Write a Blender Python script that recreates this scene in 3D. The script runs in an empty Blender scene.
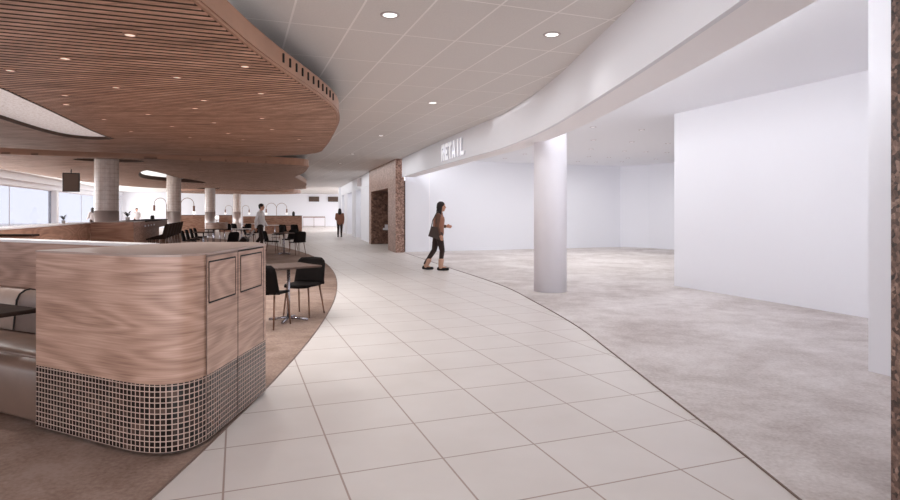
import bpy, math, random
from mathutils import Vector, Matrix
from mathutils.geometry import tessellate_polygon
random.seed(7)
PI = math.pi
scn = bpy.context.scene
col = scn.collection
CAMZ = 1.44; F = 580.0; HY = 212.5; CZ = 3.37        # camera height, focal length (px), horizon row, ceiling height

def P(x, y, z=0.0):                                   # photo point lying on the level z
    d = (y - HY) if z < CAMZ else (HY - y)
    h = abs(CAMZ - z)
    return Vector(((x - 450) / d * h, F * h / d, z))
def at(x, Y, z=0.0): return Vector(((x - 450) / F * Y, Y, z))
CT, ST = 0.9387, 0.3447                               # the tile grid is turned 20.2 degrees
def G(u, v, z=0.0): return Vector((CT * u - ST * v, ST * u + CT * v, z))
GA = math.atan2(ST, CT)

# ------------------------------------------------------------------ materials
def lin(c):
    o = []
    for v in c:
        v /= 255.0
        o.append(v / 12.92 if v <= 0.04045 else ((v + 0.055) / 1.055) ** 2.4)
    return (o[0], o[1], o[2], 1.0)
class NT:
    def __init__(s, name):
        s.m = bpy.data.materials.new(name); s.m.use_nodes = True
        s.n = s.m.node_tree.nodes; s.l = s.m.node_tree.links
        s.b = s.n['Principled BSDF']
    def node(s, t, **kw):
        n = s.n.new(t)
        for k, v in kw.items(): setattr(n, k, v)
        return n
    def link(s, a, b): s.l.new(a, b)
    def math(s, op, a, b=None, c=None):
        n = s.node('ShaderNodeMath', operation=op)
        for i, v in enumerate((a, b, c)):
            if v is None: continue
            if hasattr(v, 'default_value'): s.link(v, n.inputs[i])
            else: n.inputs[i].default_value = v
        return n.outputs[0]
    def coords(s, kind='Object', scale=(1, 1, 1), rot=(0, 0, 0), loc=(0, 0, 0)):
        t = s.node('ShaderNodeTexCoord'); mp = s.node('ShaderNodeMapping')
        s.link(t.outputs[kind], mp.inputs[0])
        mp.inputs['Scale'].default_value = scale; mp.inputs['Rotation'].default_value = rot; mp.inputs['Location'].default_value = loc
        return mp.outputs[0]
    def noise(s, vec, scale, detail=4, rough=0.55, dist=0):
        n = s.node('ShaderNodeTexNoise'); s.link(vec, n.inputs['Vector'])
        n.inputs['Scale'].default_value = scale; n.inputs['Detail'].default_value = detail
        n.inputs['Roughness'].default_value = rough; n.inputs['Distortion'].default_value = dist
        return n.outputs[0]
    def ramp(s, f, stops):
        r = s.node('ShaderNodeValToRGB'); s.link(f, r.inputs[0])
        e = r.color_ramp.elements
        while len(e) < len(stops): e.new(0.5)
        for k, (p, c) in enumerate(stops): e[k].position = p; e[k].color = lin(c)
        return r.outputs[0]
    def mix(s, f, a, b):
        n = s.node('ShaderNodeMix', data_type='RGBA')
        if hasattr(f, 'default_value'): s.link(f, n.inputs[0])
        else: n.inputs[0].default_value = f
        for i, v in ((6, a), (7, b)):
            if isinstance(v, tuple): n.inputs[i].default_value = v
            else: s.link(v, n.inputs[i])
        return n.outputs[2]
    def bump(s, h, strength=0.2, dist=0.01):
        n = s.node('ShaderNodeBump'); n.inputs['Strength'].default_value = strength; n.inputs['Distance'].default_value = dist
        s.link(h, n.inputs['Height']); s.link(n.outputs[0], s.b.inputs['Normal'])
    def lines(s, val, pitch, phase, width):           # 1 on the joint lines, 0 elsewhere
        f = s.math('FRACT', s.math('DIVIDE', s.math('SUBTRACT', val, phase - pitch * 2000), pitch))
        d = s.math('MINIMUM', f, s.math('SUBTRACT', 1.0, f))
        return s.math('LESS_THAN', d, width / pitch / 2)
def plain(name, c, rough=0.5, metal=0.0, spec=0.5, var=0.0, vscale=6.0, bump=0.0):
    t = NT(name); t.b.inputs['Base Color'].default_value = lin(c); t.b.inputs['Roughness'].default_value = rough
    t.b.inputs['Metallic'].default_value = metal; t.b.inputs['Specular IOR Level'].default_value = spec
    if var or bump:
        n = t.noise(t.coords(), vscale)
        if var:
            a = tuple(max(0, v * (1 - var)) for v in c); b = tuple(min(255, v * (1 + var)) for v in c)
            t.link(t.ramp(n, [(0.3, a), (0.7, b)]), t.b.inputs['Base Color'])
        if bump: t.bump(n, bump)
    return t.m
def emit(name, c, strength):
    t = NT(name); t.b.inputs['Base Color'].default_value = lin(c)
    t.b.inputs['Emission Color'].default_value = lin(c); t.b.inputs['Emission Strength'].default_value = strength
    return t.m
M = {}
def m_wood(name, a, b, c, kind='UV', rough=0.34):
    t = NT(name)
    big = t.noise(t.coords(kind, scale=(0.75, 3.6, 3.6) if kind == 'Object' else (0.75, 3.6, 1)), 1.0, 1, 0.4, 0.35)
    rings = t.math('ADD', t.math('MULTIPLY', t.math('SINE', t.math('MULTIPLY', big, 62.0)), 0.5), 0.5)
    fine = t.noise(t.coords(kind, scale=(2.6, 95, 95) if kind == 'Object' else (2.6, 95, 1)), 1.0, 3, 0.6)
    band = t.noise(t.coords(kind, scale=(0.7, 7, 7) if kind == 'Object' else (0.7, 7, 1)), 1.0, 4, 0.6, 0.4)
    f = t.math('ADD', t.math('MULTIPLY', rings, 0.13), t.math('ADD', t.math('MULTIPLY', fine, 0.50), t.math('MULTIPLY', band, 0.37)))
    t.link(t.ramp(f, [(0.34, a), (0.5, b), (0.66, c)]), t.b.inputs['Base Color'])
    t.b.inputs['Roughness'].default_value = rough; t.bump(f, 0.04, 0.003)
    return t.m
M['oak'] = m_wood('oak veneer', (136, 104, 88), (168, 134, 116), (191, 158, 140))
M['oak_far'] = m_wood('oak panel', (120, 84, 66), (156, 116, 95), (180, 142, 120), rough=0.55)
def m_slat():
    t = NT('slat timber'); v = t.coords('Object', scale=(1.0, 6, 6), rot=(0, 0, -GA))
    n = t.noise(v, 1.0, 6, 0.72, 0.4)
    t.link(t.ramp(n, [(0.32, (134, 99, 80)), (0.5, (192, 149, 125)), (0.68, (228, 188, 163))]), t.b.inputs['Base Color'])
    t.b.inputs['Roughness'].default_value = 0.55
    return t.m
M['slat'] = m_slat()
M['rim'] = plain('bent timber edge', (158, 116, 92), 0.5, var=0.06, vscale=2)
M['deck'] = plain('backing felt and groove shade', (74, 56, 47), 0.9)
M['white'] = plain('white paint', (231, 232, 237), 0.6, spec=0.3)
M['white_gloss'] = plain('white satin paint', (232, 230, 235), 0.35)
M['retail_ceiling'] = plain('white plasterboard', (238, 239, 243), 0.7, spec=0.2)
M['soffit'] = plain('pale grey plasterboard', (252, 250, 251), 0.7, spec=0.2)
M['black'] = plain('black shell', (22, 17, 16), 0.75, spec=0.12)
M['darkbrown'] = plain('dark brown shell', (56, 40, 33), 0.75, spec=0.15)
M['leg_wood'] = plain('brown ash legs', (118, 86, 68), 0.45, var=0.1, vscale=20)
M['chrome'] = plain('brushed steel', (176, 174, 182), 0.25, metal=0.9)
M['steel_band'] = plain('polished steel band', (206, 196, 192), 0.38, metal=0.6)
M['tabletop'] = plain('grey brown laminate', (90, 75, 69), 0.75, spec=0.1, var=0.08, vscale=30)
M['white_top'] = plain('white laminate', (226, 222, 222), 0.35)
M['leather'] = plain('taupe leather', (158, 138, 127), 0.38, var=0.05, vscale=5, bump=0.02)
M['leather_dark'] = plain('brown leather', (106, 85, 74), 0.36, var=0.05, vscale=5)
M['dark_table'] = plain('dark stained table', (44, 32, 27), 0.85, spec=0.1, var=0.1, vscale=12)
M['gap'] = plain('black joint', (22, 17, 15), 0.8)
M['ledge'] = plain('white stone ledge', (228, 224, 224), 0.28)
M['bronze'] = plain('bronze tube', (150, 118, 98), 0.35, metal=0.3)
M['copper'] = plain('copper shade', (136, 92, 70), 0.4, metal=0.3)
M['bulb'] = emit('opal bulb', (255, 250, 246), 0.9)
M['lamp'] = emit('downlight lens', (255, 252, 250), 1.4)
M['lamp_soft'] = emit('shop downlight lens', (240, 238, 242), 0.7)
M['lamp_dim'] = emit('warm downlight lens', (240, 214, 198), 0.75)
M['sign'] = emit('sign face', (243, 245, 253), 0.30)
M['ring'] = plain('downlight ring', (186, 176, 174), 0.4)
M['ring_white'] = plain('white downlight ring', (178, 170, 170), 0.4)
M['screen'] = plain('switched-off screen', (96, 80, 71), 0.7, spec=0.2)
M['frame_black'] = plain('black plastic', (34, 29, 28), 0.45)
M['trim'] = plain('dark edge trim', (112, 92, 82), 0.6)
def m_floor():
    t = NT('porcelain floor tile'); g = t.coords('Object', rot=(0, 0, -GA)); s = t.node('ShaderNodeSeparateXYZ'); t.link(g, s.inputs[0])
    L = t.math('MAXIMUM', t.lines(s.outputs[0], 0.6, -0.067, 0.011), t.lines(s.outputs[1], 0.6, 0.205, 0.011))
    n = t.noise(t.coords(), 1.6, 5)
    base = t.ramp(n, [(0.3, (203, 196, 191)), (0.7, (210, 204, 200))])
    t.link(t.mix(L, base, lin((158, 140, 131))), t.b.inputs['Base Color'])
    t.b.inputs['Roughness'].default_value = 0.42; t.b.inputs['Specular IOR Level'].default_value = 0.4
    t.bump(t.math('SUBTRACT', 1.0, L), 0.25, 0.003)
    return t.m
M['floor'] = m_floor()
def m_carpet(name, a, b, c):
    t = NT(name)
    v = t.coords('Object', scale=(1, 1, 1), rot=(0, 0, 0.35))
    n1 = t.noise(v, 0.75, 6, 0.62, 0.5); n2 = t.noise(t.coords(), 38, 3, 0.7); n3 = t.noise(v, 4.5, 4, 0.6)
    f = t.math('ADD', t.math('MULTIPLY', n1, 0.5), t.math('ADD', t.math('MULTIPLY', n2, 0.28), t.math('MULTIPLY', n3, 0.22)))
    t.link(t.ramp(f, [(0.38, a), (0.5, b), (0.62, c)]), t.b.inputs['Base Color'])
    t.b.inputs['Roughness'].default_value = 0.85; t.b.inputs['Specular IOR Level'].default_value = 0.2
    t.bump(n2, 0.25, 0.004)
    return t.m
M['carpet'] = m_carpet('mottled grey carpet', (176, 166, 162), (201, 194, 191), (220, 215, 213))
M['carpet_shaded'] = m_carpet('mottled carpet darkened by shade', (118, 96, 84), (146, 124, 112), (168, 148, 137))  # same carpet as on the right, its weaker light put into the colour
def m_ceiling():
    t = NT('ceiling tile'); g = t.coords('Object', rot=(0, 0, -GA)); s = t.node('ShaderNodeSeparateXYZ'); t.link(g, s.inputs[0])
    L = t.math('MAXIMUM', t.lines(s.outputs[0], 0.6, -0.095, 0.020), t.lines(s.outputs[1], 1.2, 0.10, 0.020))
    n = t.noise(t.coords(), 60, 3)
    t.link(t.mix(L, t.ramp(n, [(0.3, (216, 212, 208)), (0.7, (223, 219, 215))]), lin((243, 239, 236))), t.b.inputs['Base Color'])
    t.b.inputs['Roughness'].default_value = 0.6; t.b.inputs['Specular IOR Level'].default_value = 0.3
    t.bump(L, 0.35, 0.006)
    return t.m
M['ceiling'] = m_ceiling()
def m_stone(name, stops, sc=16.0):
    t = NT(name); v = t.coords()
    vo = t.node('ShaderNodeTexVoronoi', feature='F1'); t.link(v, vo.inputs['Vector']); vo.inputs['Scale'].default_value = sc * 1.6; vo.inputs['Randomness'].default_value = 1
    n = t.noise(v, sc, 5, 0.65, 0.8); n2 = t.noise(v, sc / 6, 3, 0.5)
    sp = t.node('ShaderNodeSeparateColor'); t.link(vo.outputs['Color'], sp.inputs[0])
    f = t.math('ADD', t.math('MULTIPLY', n, 0.5), t.math('ADD', t.math('MULTIPLY', sp.outputs[0], 0.28), t.math('MULTIPLY', n2, 0.22)))
    t.link(t.ramp(f, stops), t.b.inputs['Base Color']); t.b.inputs['Roughness'].default_value = 0.4
    return t.m
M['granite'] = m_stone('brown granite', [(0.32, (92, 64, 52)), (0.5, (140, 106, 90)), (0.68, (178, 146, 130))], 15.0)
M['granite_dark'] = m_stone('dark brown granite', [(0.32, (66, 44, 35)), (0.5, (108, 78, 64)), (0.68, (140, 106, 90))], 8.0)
M['granite_near'] = m_stone('coarse brown granite', [(0.33, (30, 21, 17)), (0.46, (86, 64, 54)), (0.6, (128, 102, 90)), (0.72, (172, 146, 132))], 26.0)
def m_mosaic():
    t = NT('mosaic tile'); g = t.coords('UV'); s = t.node('ShaderNodeSeparateXYZ'); t.link(g, s.inputs[0])
    p = 0.0325
    L = t.math('MAXIMUM', t.lines(s.outputs[0], p, 0.0, 0.0062), t.lines(s.outputs[1], p, 0.03, 0.0062))
    fl = t.node('ShaderNodeVectorMath', operation='FLOOR'); sc = t.node('ShaderNodeVectorMath', operation='SCALE'); t.link(g, sc.inputs[0]); sc.inputs['Scale'].default_value = 1 / p
    t.link(sc.outputs[0], fl.inputs[0]); wn = t.node('ShaderNodeTexWhiteNoise', noise_dimensions='2D'); t.link(fl.outputs[0], wn.inputs['Vector'])
    c = t.ramp(wn.outputs[0], [(0.0, (10, 8, 7)), (0.5, (26, 20, 17)), (0.8, (48, 36, 31)), (1.0, (84, 66, 58))])
    t.link(t.mix(L, c, lin((172, 148, 136))), t.b.inputs['Base Color'])
    t.link(t.math('ADD', t.math('MULTIPLY', L, 0.55), 0.15), t.b.inputs['Roughness'])
    t.bump(t.math('SUBTRACT', 1.0, L), 0.4, 0.002)
    return t.m
M['mosaic'] = m_mosaic()
def m_coltile():
    t = NT('column tile'); g = t.coords('UV'); s = t.node('ShaderNodeSeparateXYZ'); t.link(g, s.inputs[0])
    L = t.math('MAXIMUM', t.lines(s.outputs[0], 0.1178, 0.0, 0.006), t.lines(s.outputs[1], 0.12, 0.0, 0.006))
    n = t.noise(t.coords(), 9, 3)
    t.link(t.mix(L, t.ramp(n, [(0.3, (190, 172, 160)), (0.7, (208, 192, 182))]), lin((160, 140, 128))), t.b.inputs['Base Color'])
    t.b.inputs['Roughness'].default_value = 0.22
    t.bump(t.math('SUBTRACT', 1.0, L), 0.3, 0.003)
    return t.m
M['coltile'] = m_coltile()
def m_worktop():
    t = NT('brown stone worktop'); n = t.noise(t.coords(), 9, 3, 0.6)
    t.link(t.ramp(n, [(0.3, (150, 129, 119)), (0.7, (160, 139, 129))]), t.b.inputs['Base Color'])
    t.b.inputs['Roughness'].default_value = 0.3; t.b.inputs['Specular IOR Level'].default_value = 0.7
    return t.m
M['worktop'] = m_worktop()
def m_panel_light():
    t = NT('glowing speckled panel'); n = t.noise(t.coords(), 22, 5, 0.8)
    c = t.ramp(n, [(0.3, (150, 126, 112)), (0.48, (190, 180, 178)), (0.7, (212, 206, 206))])
    t.link(c, t.b.inputs['Base Color']); t.link(c, t.b.inputs['Emission Color']); t.b.inputs['Emission Strength'].default_value = 0.55
    return t.m
M['skypanel'] = m_panel_light()
def m_glass():
    t = NT('window glass'); out = t.n['Material Output']
    tr = t.node('ShaderNodeBsdfTransparent'); tr.inputs[0].default_value = (0.46, 0.465, 0.487, 1); gl = t.node('ShaderNodeBsdfGlossy'); gl.inputs['Roughness'].default_value = 0.05
    mx = t.node('ShaderNodeMixShader'); mx.inputs[0].default_value = 0.05
    t.link(tr.outputs[0], mx.inputs[1]); t.link(gl.outputs[0], mx.inputs[2]); t.link(mx.outputs[0], out.inputs[0])
    return t.m
M['glass'] = m_glass()
for nm, c, r in (('skin', (196, 146, 122), .5), ('hair', (32, 24, 22), .5), ('tan', (148, 102, 82), .8), ('trousers', (52, 40, 37), .8), ('boot', (186, 150, 130), .8),
                 ('shoe', (26, 21, 20), .5), ('shirt', (218, 213, 213), .8), ('bag', (66, 54, 50), .6), ('parka', (128, 86, 68), .8), ('beanie', (30, 25, 25), .8),
                 ('suitcase', (40, 33, 31), .45), ('leaf', (58, 52, 42), .6), ('pot', (214, 206, 202), .4), ('eye', (20, 16, 16), .2), ('lip', (150, 92, 80), .5), ('greyknit', (150, 140, 138), .8), ('sleeve', (98, 70, 58), .8)):
    M[nm] = plain(nm, c, r, spec=0.3)

# ------------------------------------------------------------------ mesh helpers
def rotz(p, a): c, s = math.cos(a), math.sin(a); return Vector((p[0] * c - p[1] * s, p[0] * s + p[1] * c, p[2]))
class MB:
    def __init__(s): s.v = []; s.f = []; s.uv = {}; s.smooth = []
    def add(s, vs, fs, smooth=False):
        o = len(s.v); s.v += [Vector(v) for v in vs]
        for f in fs: s.f.append(tuple(i + o for i in f)); s.smooth.append(smooth)
        return s
    def box(s, c, d, a=0.0, bev=0.0):
        x, y, z = (k / 2 for k in d); c = Vector(c)
        if bev <= 0:
            vs = [rotz((i * x, j * y, k * z), a) + c for k in (-1, 1) for j in (-1, 1) for i in (-1, 1)]
            s.add(vs, [(0, 2, 3, 1), (4, 5, 7, 6), (0, 1, 5, 4), (2, 6, 7, 3), (0, 4, 6, 2), (1, 3, 7, 5)]); return s
        b = min(bev, x, y, z) * 0.999
        ring = lambda ex, ey: [(ex, -ey + b), (ex, ey - b), (ex - b, ey), (-ex + b, ey), (-ex, ey - b), (-ex, -ey + b), (-ex + b, -ey), (ex - b, -ey)]
        vs = []
        for zz, ins in ((-z, b), (-z + b, 0), (z - b, 0), (z, b)):
            vs += [rotz((p[0], p[1], zz), a) + c for p in ring(x - ins * 0.9, y - ins * 0.9)]
        fs = [tuple(range(7, -1, -1)), tuple(range(24, 32))]
        for k in range(3):
            for i in range(8): fs.append((k * 8 + i, k * 8 + (i + 1) % 8, (k + 1) * 8 + (i + 1) % 8, (k + 1) * 8 + i))
        return s.add(vs, fs)
    def prism(s, poly, z0, z1, holes=(), side=True, caps=(True, True)):
        loops = [list(poly)] + [list(h) for h in holes]
        loops = [[Vector((p[0], p[1], 0)) for p in l] for l in loops]
        flat = [p for l in loops for p in l]; n = len(flat); o = len(s.v)
        s.v += [Vector((p.x, p.y, z0)) for p in flat] + [Vector((p.x, p.y, z1)) for p in flat]
        for t in tessellate_polygon(loops):
            a, b, c = (flat[i] for i in t)
            up = (b - a).cross(c - a).z > 0
            t = t if up else t[::-1]
            if caps[1]: s.f.append(tuple(o + n + i for i in t)); s.smooth.append(False)
            if caps[0]: s.f.append(tuple(o + i for i in t[::-1])); s.smooth.append(False)
        if side:
            k = 0
            for li, l in enumerate(loops):
                area = sum(l[i].x * l[(i + 1) % len(l)].y - l[(i + 1) % len(l)].x * l[i].y for i in range(len(l)))
                fl = (area > 0) == (li == 0)
                for i in range(len(l)):
                    a, b = o + k + i, o + k + (i + 1) % len(l)
                    q = (a, b, b + n, a + n)
                    s.f.append(q if fl else q[::-1]); s.smooth.append(False)
                k += len(l)
        return s
    def tube(s, path, r, seg=8, caps=True):
        path = [Vector(p) for p in path]; rs = r if isinstance(r, (list, tuple)) else [r] * len(path)
        o = len(s.v); up = None
        for i, p in enumerate(path):
            d = (path[min(i + 1, len(path) - 1)] - path[max(i - 1, 0)]).normalized()
            if up is None:
                up = Vector((0, 0, 1)) if abs(d.z) < 0.9 else Vector((1, 0, 0))
            a = d.cross(up).normalized(); b = a.cross(d).normalized(); up = b
            for k in range(seg):
                t = 2 * PI * k / seg; s.v.append(p + (a * math.cos(t) + b * math.sin(t)) * rs[i])
        for i in range(len(path) - 1):
            for k in range(seg):
                s.f.append((o + i * seg + k, o + (i + 1) * seg + k, o + (i + 1) * seg + (k + 1) % seg, o + i * seg + (k + 1) % seg)); s.smooth.append(True)
        if caps:
            e = o + (len(path) - 1) * seg
            s.f.append(tuple(o + k for k in range(seg))); s.smooth.append(False)
            s.f.append(tuple(e + k for k in range(seg - 1, -1, -1))); s.smooth.append(False)
        return s
    def lathe(s, prof, c=(0, 0, 0), seg=24, smooth=True):
        c = Vector(c); o = len(s.v); n = len(prof)
        for r, z in prof:
            for k in range(seg):
                t = 2 * PI * k / seg; s.v.append(c + Vector((r * math.cos(t), r * math.sin(t), z)))
        for i in range(n - 1):
            for k in range(seg):
                s.f.append((o + i * seg + k, o + i * seg + (k + 1) % seg, o + (i + 1) * seg + (k + 1) % seg, o + (i + 1) * seg + k)); s.smooth.append(smooth)
        s.f.append(tuple(o + k for k in range(seg - 1, -1, -1))); s.smooth.append(False)
        s.f.append(tuple(o + (n - 1) * seg + k for k in range(seg))); s.smooth.append(False)
        return s
    def ball(s, c, r, seg=12, rings=8):
        r = r if isinstance(r, (tuple, list)) else (r, r, r); c = Vector(c); o = len(s.v)
        s.v.append(c + Vector((0, 0, -r[2])))
        for i in range(1, rings):
            t = -PI / 2 + PI * i / rings
            for k in range(seg):
                p = 2 * PI * k / seg
                s.v.append(c + Vector((r[0] * math.cos(t) * math.cos(p), r[1] * math.cos(t) * math.sin(p), r[2] * math.sin(t))))
        s.v.append(c + Vector((0, 0, r[2]))); top = len(s.v) - 1
        for k in range(seg):
            s.f.append((o, o + 1 + (k + 1) % seg, o + 1 + k)); s.smooth.append(True)
            e = o + 1 + (rings - 2) * seg
            s.f.append((e + k, e + (k + 1) % seg, top)); s.smooth.append(True)
            for i in range(rings - 2):
                a = o + 1 + i * seg
                s.f.append((a + k, a + (k + 1) % seg, a + seg + (k + 1) % seg, a + seg + k)); s.smooth.append(True)
        return s
    def sheet(s, grid, th):                            # a bent panel of thickness th from a grid of points
        R, C = len(grid), len(grid[0]); g = [[Vector(p) for p in r] for r in grid]; o = len(s.v); nrm = []
        for i in range(R):
            for j in range(C):
                du = g[i][min(j + 1, C - 1)] - g[i][max(j - 1, 0)]; dv = g[min(i + 1, R - 1)][j] - g[max(i - 1, 0)][j]
                nrm.append(du.cross(dv).normalized())
        for sg in (0.5, -0.5):
            for i in range(R):
                for j in range(C): s.v.append(g[i][j] + nrm[i * C + j] * th * sg)
        n = R * C
        for i in range(R - 1):
            for j in range(C - 1):
                a = o + i * C + j
                s.f.append((a, a + 1, a + C + 1, a + C)); s.f.append((a + n, a + n + C, a + n + C + 1, a + n + 1)); s.smooth += [True, True]
        def edge(a, b): s.f.append((o + b, o + a, o + a + n, o + b + n)); s.smooth.append(False)
        for j in range(C - 1): edge(j, j + 1); edge((R - 1) * C + j + 1, (R - 1) * C + j)
        for i in range(R - 1): edge((i + 1) * C, i * C); edge(i * C + C - 1, (i + 1) * C + C - 1)
        return s
    def wallstrip(s, pts, z0, z1, u0=0.0, smooth=False):   # a run of vertical faces with UVs in metres
        d = u0; o = len(s.v)
        for p in pts: s.v += [Vector((p[0], p[1], z0)), Vector((p[0], p[1], z1))]
        for i in range(len(pts) - 1):
            a, b = pts[i], pts[i + 1]; L = math.hypot(b[0] - a[0], b[1] - a[1]); k = o + 2 * i
            s.uv[len(s.f)] = [(d, z0), (d + L, z0), (d + L, z1), (d, z1)]
            s.f.append((k, k + 2, k + 3, k + 1)); s.smooth.append(smooth); d += L
        return s
    def build(s, name, mat, parent=None, world=True):
        off = Vector((0, 0, 0))
        if parent is not None and world:
            q = parent
            while q is not None: off += q.location; q = q.parent
        me = bpy.data.meshes.new(name); me.from_pydata([tuple(v - off) for v in s.v], [], s.f)
        me.polygons.foreach_set('use_smooth', s.smooth)
        if s.uv:
            ul = me.uv_layers.new(name='UVMap')
            for fi, uvs in s.uv.items():
                for k, li in enumerate(me.polygons[fi].loop_indices): ul.data[li].uv = uvs[k]
        me.materials.append(M[mat] if isinstance(mat, str) else mat); me.update()
        o = bpy.data.objects.new(name, me); col.objects.link(o)
        if parent is not None: o.parent = parent
        return o
def tag(o, label, cat, group=None):
    o['label'] = label; o['category'] = cat
    if group: o['group'] = group
    return o
def thing(name, label, cat, loc=(0, 0, 0), rz=0.0, group=None):
    o = bpy.data.objects.new(name, None); col.objects.link(o); o.empty_display_size = 0.1
    o.location = Vector(loc); o.rotation_euler = (0, 0, rz)
    return tag(o, label, cat, group)
def struct(o, label=None):
    o['kind'] = 'structure'
    if label: o['label'] = label
    return o
def dup(root, loc, rz, label, group=None):
    def rec(o, par):
        c = o.copy(); col.objects.link(c); c.parent = par
        for ch in list(o.children): rec(ch, c)
        return c
    r = rec(root, None); r.location = Vector(loc); r.rotation_euler = (0, 0, rz); r['label'] = label
    if group: r['group'] = group
    return r
def smooth_curve(pts, n=6):                            # Catmull-Rom through the points
    pts = [Vector((p[0], p[1], 0)) for p in pts]; out = []
    for i in range(len(pts) - 1):
        p0, p1, p2, p3 = pts[max(i - 1, 0)], pts[i], pts[i + 1], pts[min(i + 2, len(pts) - 1)]
        for k in range(n):
            t = k / n
            out.append(0.5 * ((2 * p1) + (p2 - p0) * t + (2 * p0 - 5 * p1 + 4 * p2 - p3) * t * t + (3 * p1 - p0 - 3 * p2 + p3) * t ** 3))
    out.append(pts[-1]); return out
def offset(pts, d):                                    # shift an open polyline to its right-hand side by d
    o = []
    for i, p in enumerate(pts):
        t = (pts[min(i + 1, len(pts) - 1)] - pts[max(i - 1, 0)]).normalized(); o.append(p + Vector((t.y, -t.x, 0)) * d)
    return o
def inset(poly, d):                                    # shrink a closed counter-clockwise polygon
    n = len(poly); o = []
    for i, p in enumerate(poly):
        a = (p - poly[i - 1]).normalized(); b = (poly[(i + 1) % n] - p).normalized(); t = (a + b).normalized()
        o.append(p + Vector((-t.y, t.x, 0)) * d)
    return o
def ccw(poly):
    a = sum(poly[i].x * poly[(i + 1) % len(poly)].y - poly[(i + 1) % len(poly)].x * poly[i].y for i in range(len(poly)))
    return poly if a > 0 else poly[::-1]
ORD = ['nearest', 'second nearest', 'third nearest', 'fourth nearest', 'fifth nearest', 'sixth nearest', 'seventh nearest', 'eighth nearest', 'ninth nearest', 'tenth nearest',
       'eleventh nearest', 'twelfth nearest', 'thirteenth nearest', 'fourteenth nearest', 'fifteenth nearest', 'sixteenth nearest', 'seventeenth nearest', 'eighteenth nearest',
       'nineteenth nearest', 'twentieth nearest', 'twenty-first nearest', 'farthest']

# ------------------------------------------------------------------ camera
cam = bpy.data.cameras.new('camera'); co = bpy.data.objects.new('camera', cam); col.objects.link(co)
co.location = (0, 0, CAMZ); co.rotation_euler = (PI / 2, 0, 0)
cam.sensor_width = 36.0; cam.lens = 36.0 * F / 900.0; cam.shift_y = (HY - 250.0) / 900.0; cam.clip_end = 300
scn.camera = co

# ------------------------------------------------------------------ floor and carpets
struct(MB().prism([(-60, -6), (34, -6), (34, 75), (-60, 75)], -0.2, 0.0).build('floor', 'floor'))
edge_r = smooth_curve([(1.72, -4), (1.75, 0), (1.75, 2.0), (1.75, 3.0), (1.735, 3.8), (1.70, 4.75), (1.66, 6.05), (1.60, 7.4), (1.36, 9.35), (0.98, 11.6), (-0.14, 15.5), (-1.62, 20.75)])
struct(MB().prism([*edge_r, (-1.0, 24.5), (30, 40), (30, -4)], 0.0, 0.006).build('floor_carpet_right', 'carpet'))
def strip(pts, w, z0, z1):
    a, b = offset(pts, -w / 2), offset(pts, w / 2); return MB().prism(a + b[::-1], z0, z1)
struct(strip(edge_r, 0.009, 0.0, 0.009).build('trim_1', 'trim'))
C2 = (-41.83, 3.77); R2 = 40.34
arc_l = [Vector((C2[0] + math.sqrt(R2 ** 2 - (y - C2[1]) ** 2), y, 0)) for y in [-5.5 + 0.75 * k for k in range(58)]]
struct(MB().prism([*arc_l, (-34, 37.25), (-34, -5.5)], 0.0, 0.006).build('floor_carpet_left', 'carpet_shaded'))
struct(strip(arc_l, 0.010, 0.0, 0.009).build('trim_2', 'trim'))

# ------------------------------------------------------------------ ceiling, fascia, shop shell
fas = smooth_curve([(1.70, -5), (1.74, -1), (1.75, 1.5), (1.745, 3.2), (1.73, 4.1), (1.70, 5.1), (1.65, 6.1), (1.59, 7.1), (1.52, 8.2), (1.37, 9.5), (1.13, 10.85), (0.97, 11.6), (0.65, 12.65), (-0.21, 15.45), (-1.72, 20.75)])
far_line = [Vector((-3.86, 27.6, 0)), Vector((-8.4, 44.4, 0))]
wall_end_v = 61.3
ceil_poly = [tuple(G(-10.5, -3).xy), (1.70, -6)] + [(p.x + 0.02, p.y) for p in fas] + [(-1.5, 20.9), (-3.5, 27.7), (-8.2, 44.4), (-4, 66), tuple(G(-10.5, 62).xy)]
struct(MB().prism(ceil_poly, CZ, CZ + 0.15).build('ceiling', 'ceiling'))
SOF = 2.71
fin = offset(fas, 0.46)
struct(MB().prism(fas + offset(fas, 0.05)[::-1], SOF, CZ).build('wall_fascia', 'white'))
struct(MB().prism(offset(fas, 0.05) + fin[::-1], SOF + 0.002, SOF + 0.06).prism(offset(fas, 0.40) + fin[::-1], SOF + 0.05, CZ).build('trim_3', 'soffit'))
struct(MB().prism([(p.x, p.y) for p in offset(fas, 0.42)] + [(-1.0, 30), (30, 40), (30, -6)], CZ - 0.001, CZ + 0.14).build('ceiling_retail', 'retail_ceiling'))
def wallbox(name, poly, mat='white', z0=0.0, z1=CZ, label=None): return struct(MB().prism(poly, z0, z1).build(name, mat), label)
bw = lambda X: 24.2 + (X - 7.1) * ST / CT
back = [(-1.62, bw(-1.62)), (7.1, 24.2), (7.5, 23.88), (8.05, 23.45), (8.7, 22.2), (12.5, 23.6), (12.5, 25.5), (-1.62, bw(-1.62) + 1.6)]
wallbox('wall_back', back)
bj = Vector(((429.3 - 450) / F, 1, 0)); kj = bw(0) / (1 - bj.x * ST / CT); pj = bj * kj
struct(MB().box(pj + Vector((0, -0.002, CZ / 2)), (0.014, 0.01, CZ - 0.02), GA).build('trim_5', 'soffit'))
wallbox('wall_right', [G(8.04, 9.15), G(8.04, 2.2), G(8.5, 2.2), G(8.5, 9.15)])
wallbox('wall_pier', [G(5.36, 3.62), G(5.36, 2.0), G(6.4, 2.0), G(6.4, 3.62)])
wallbox('wall_far_right', [(13, 25.4), (22, 28), (22, 2), (21.6, 2), (21.6, 26.5), (13, 23.9)])
so = MB().lathe([(0.295, 0.0), (0.295, CZ)], (1.835, 10.62, 0), 40).build('column', 'white_gloss'); struct(so)
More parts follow.
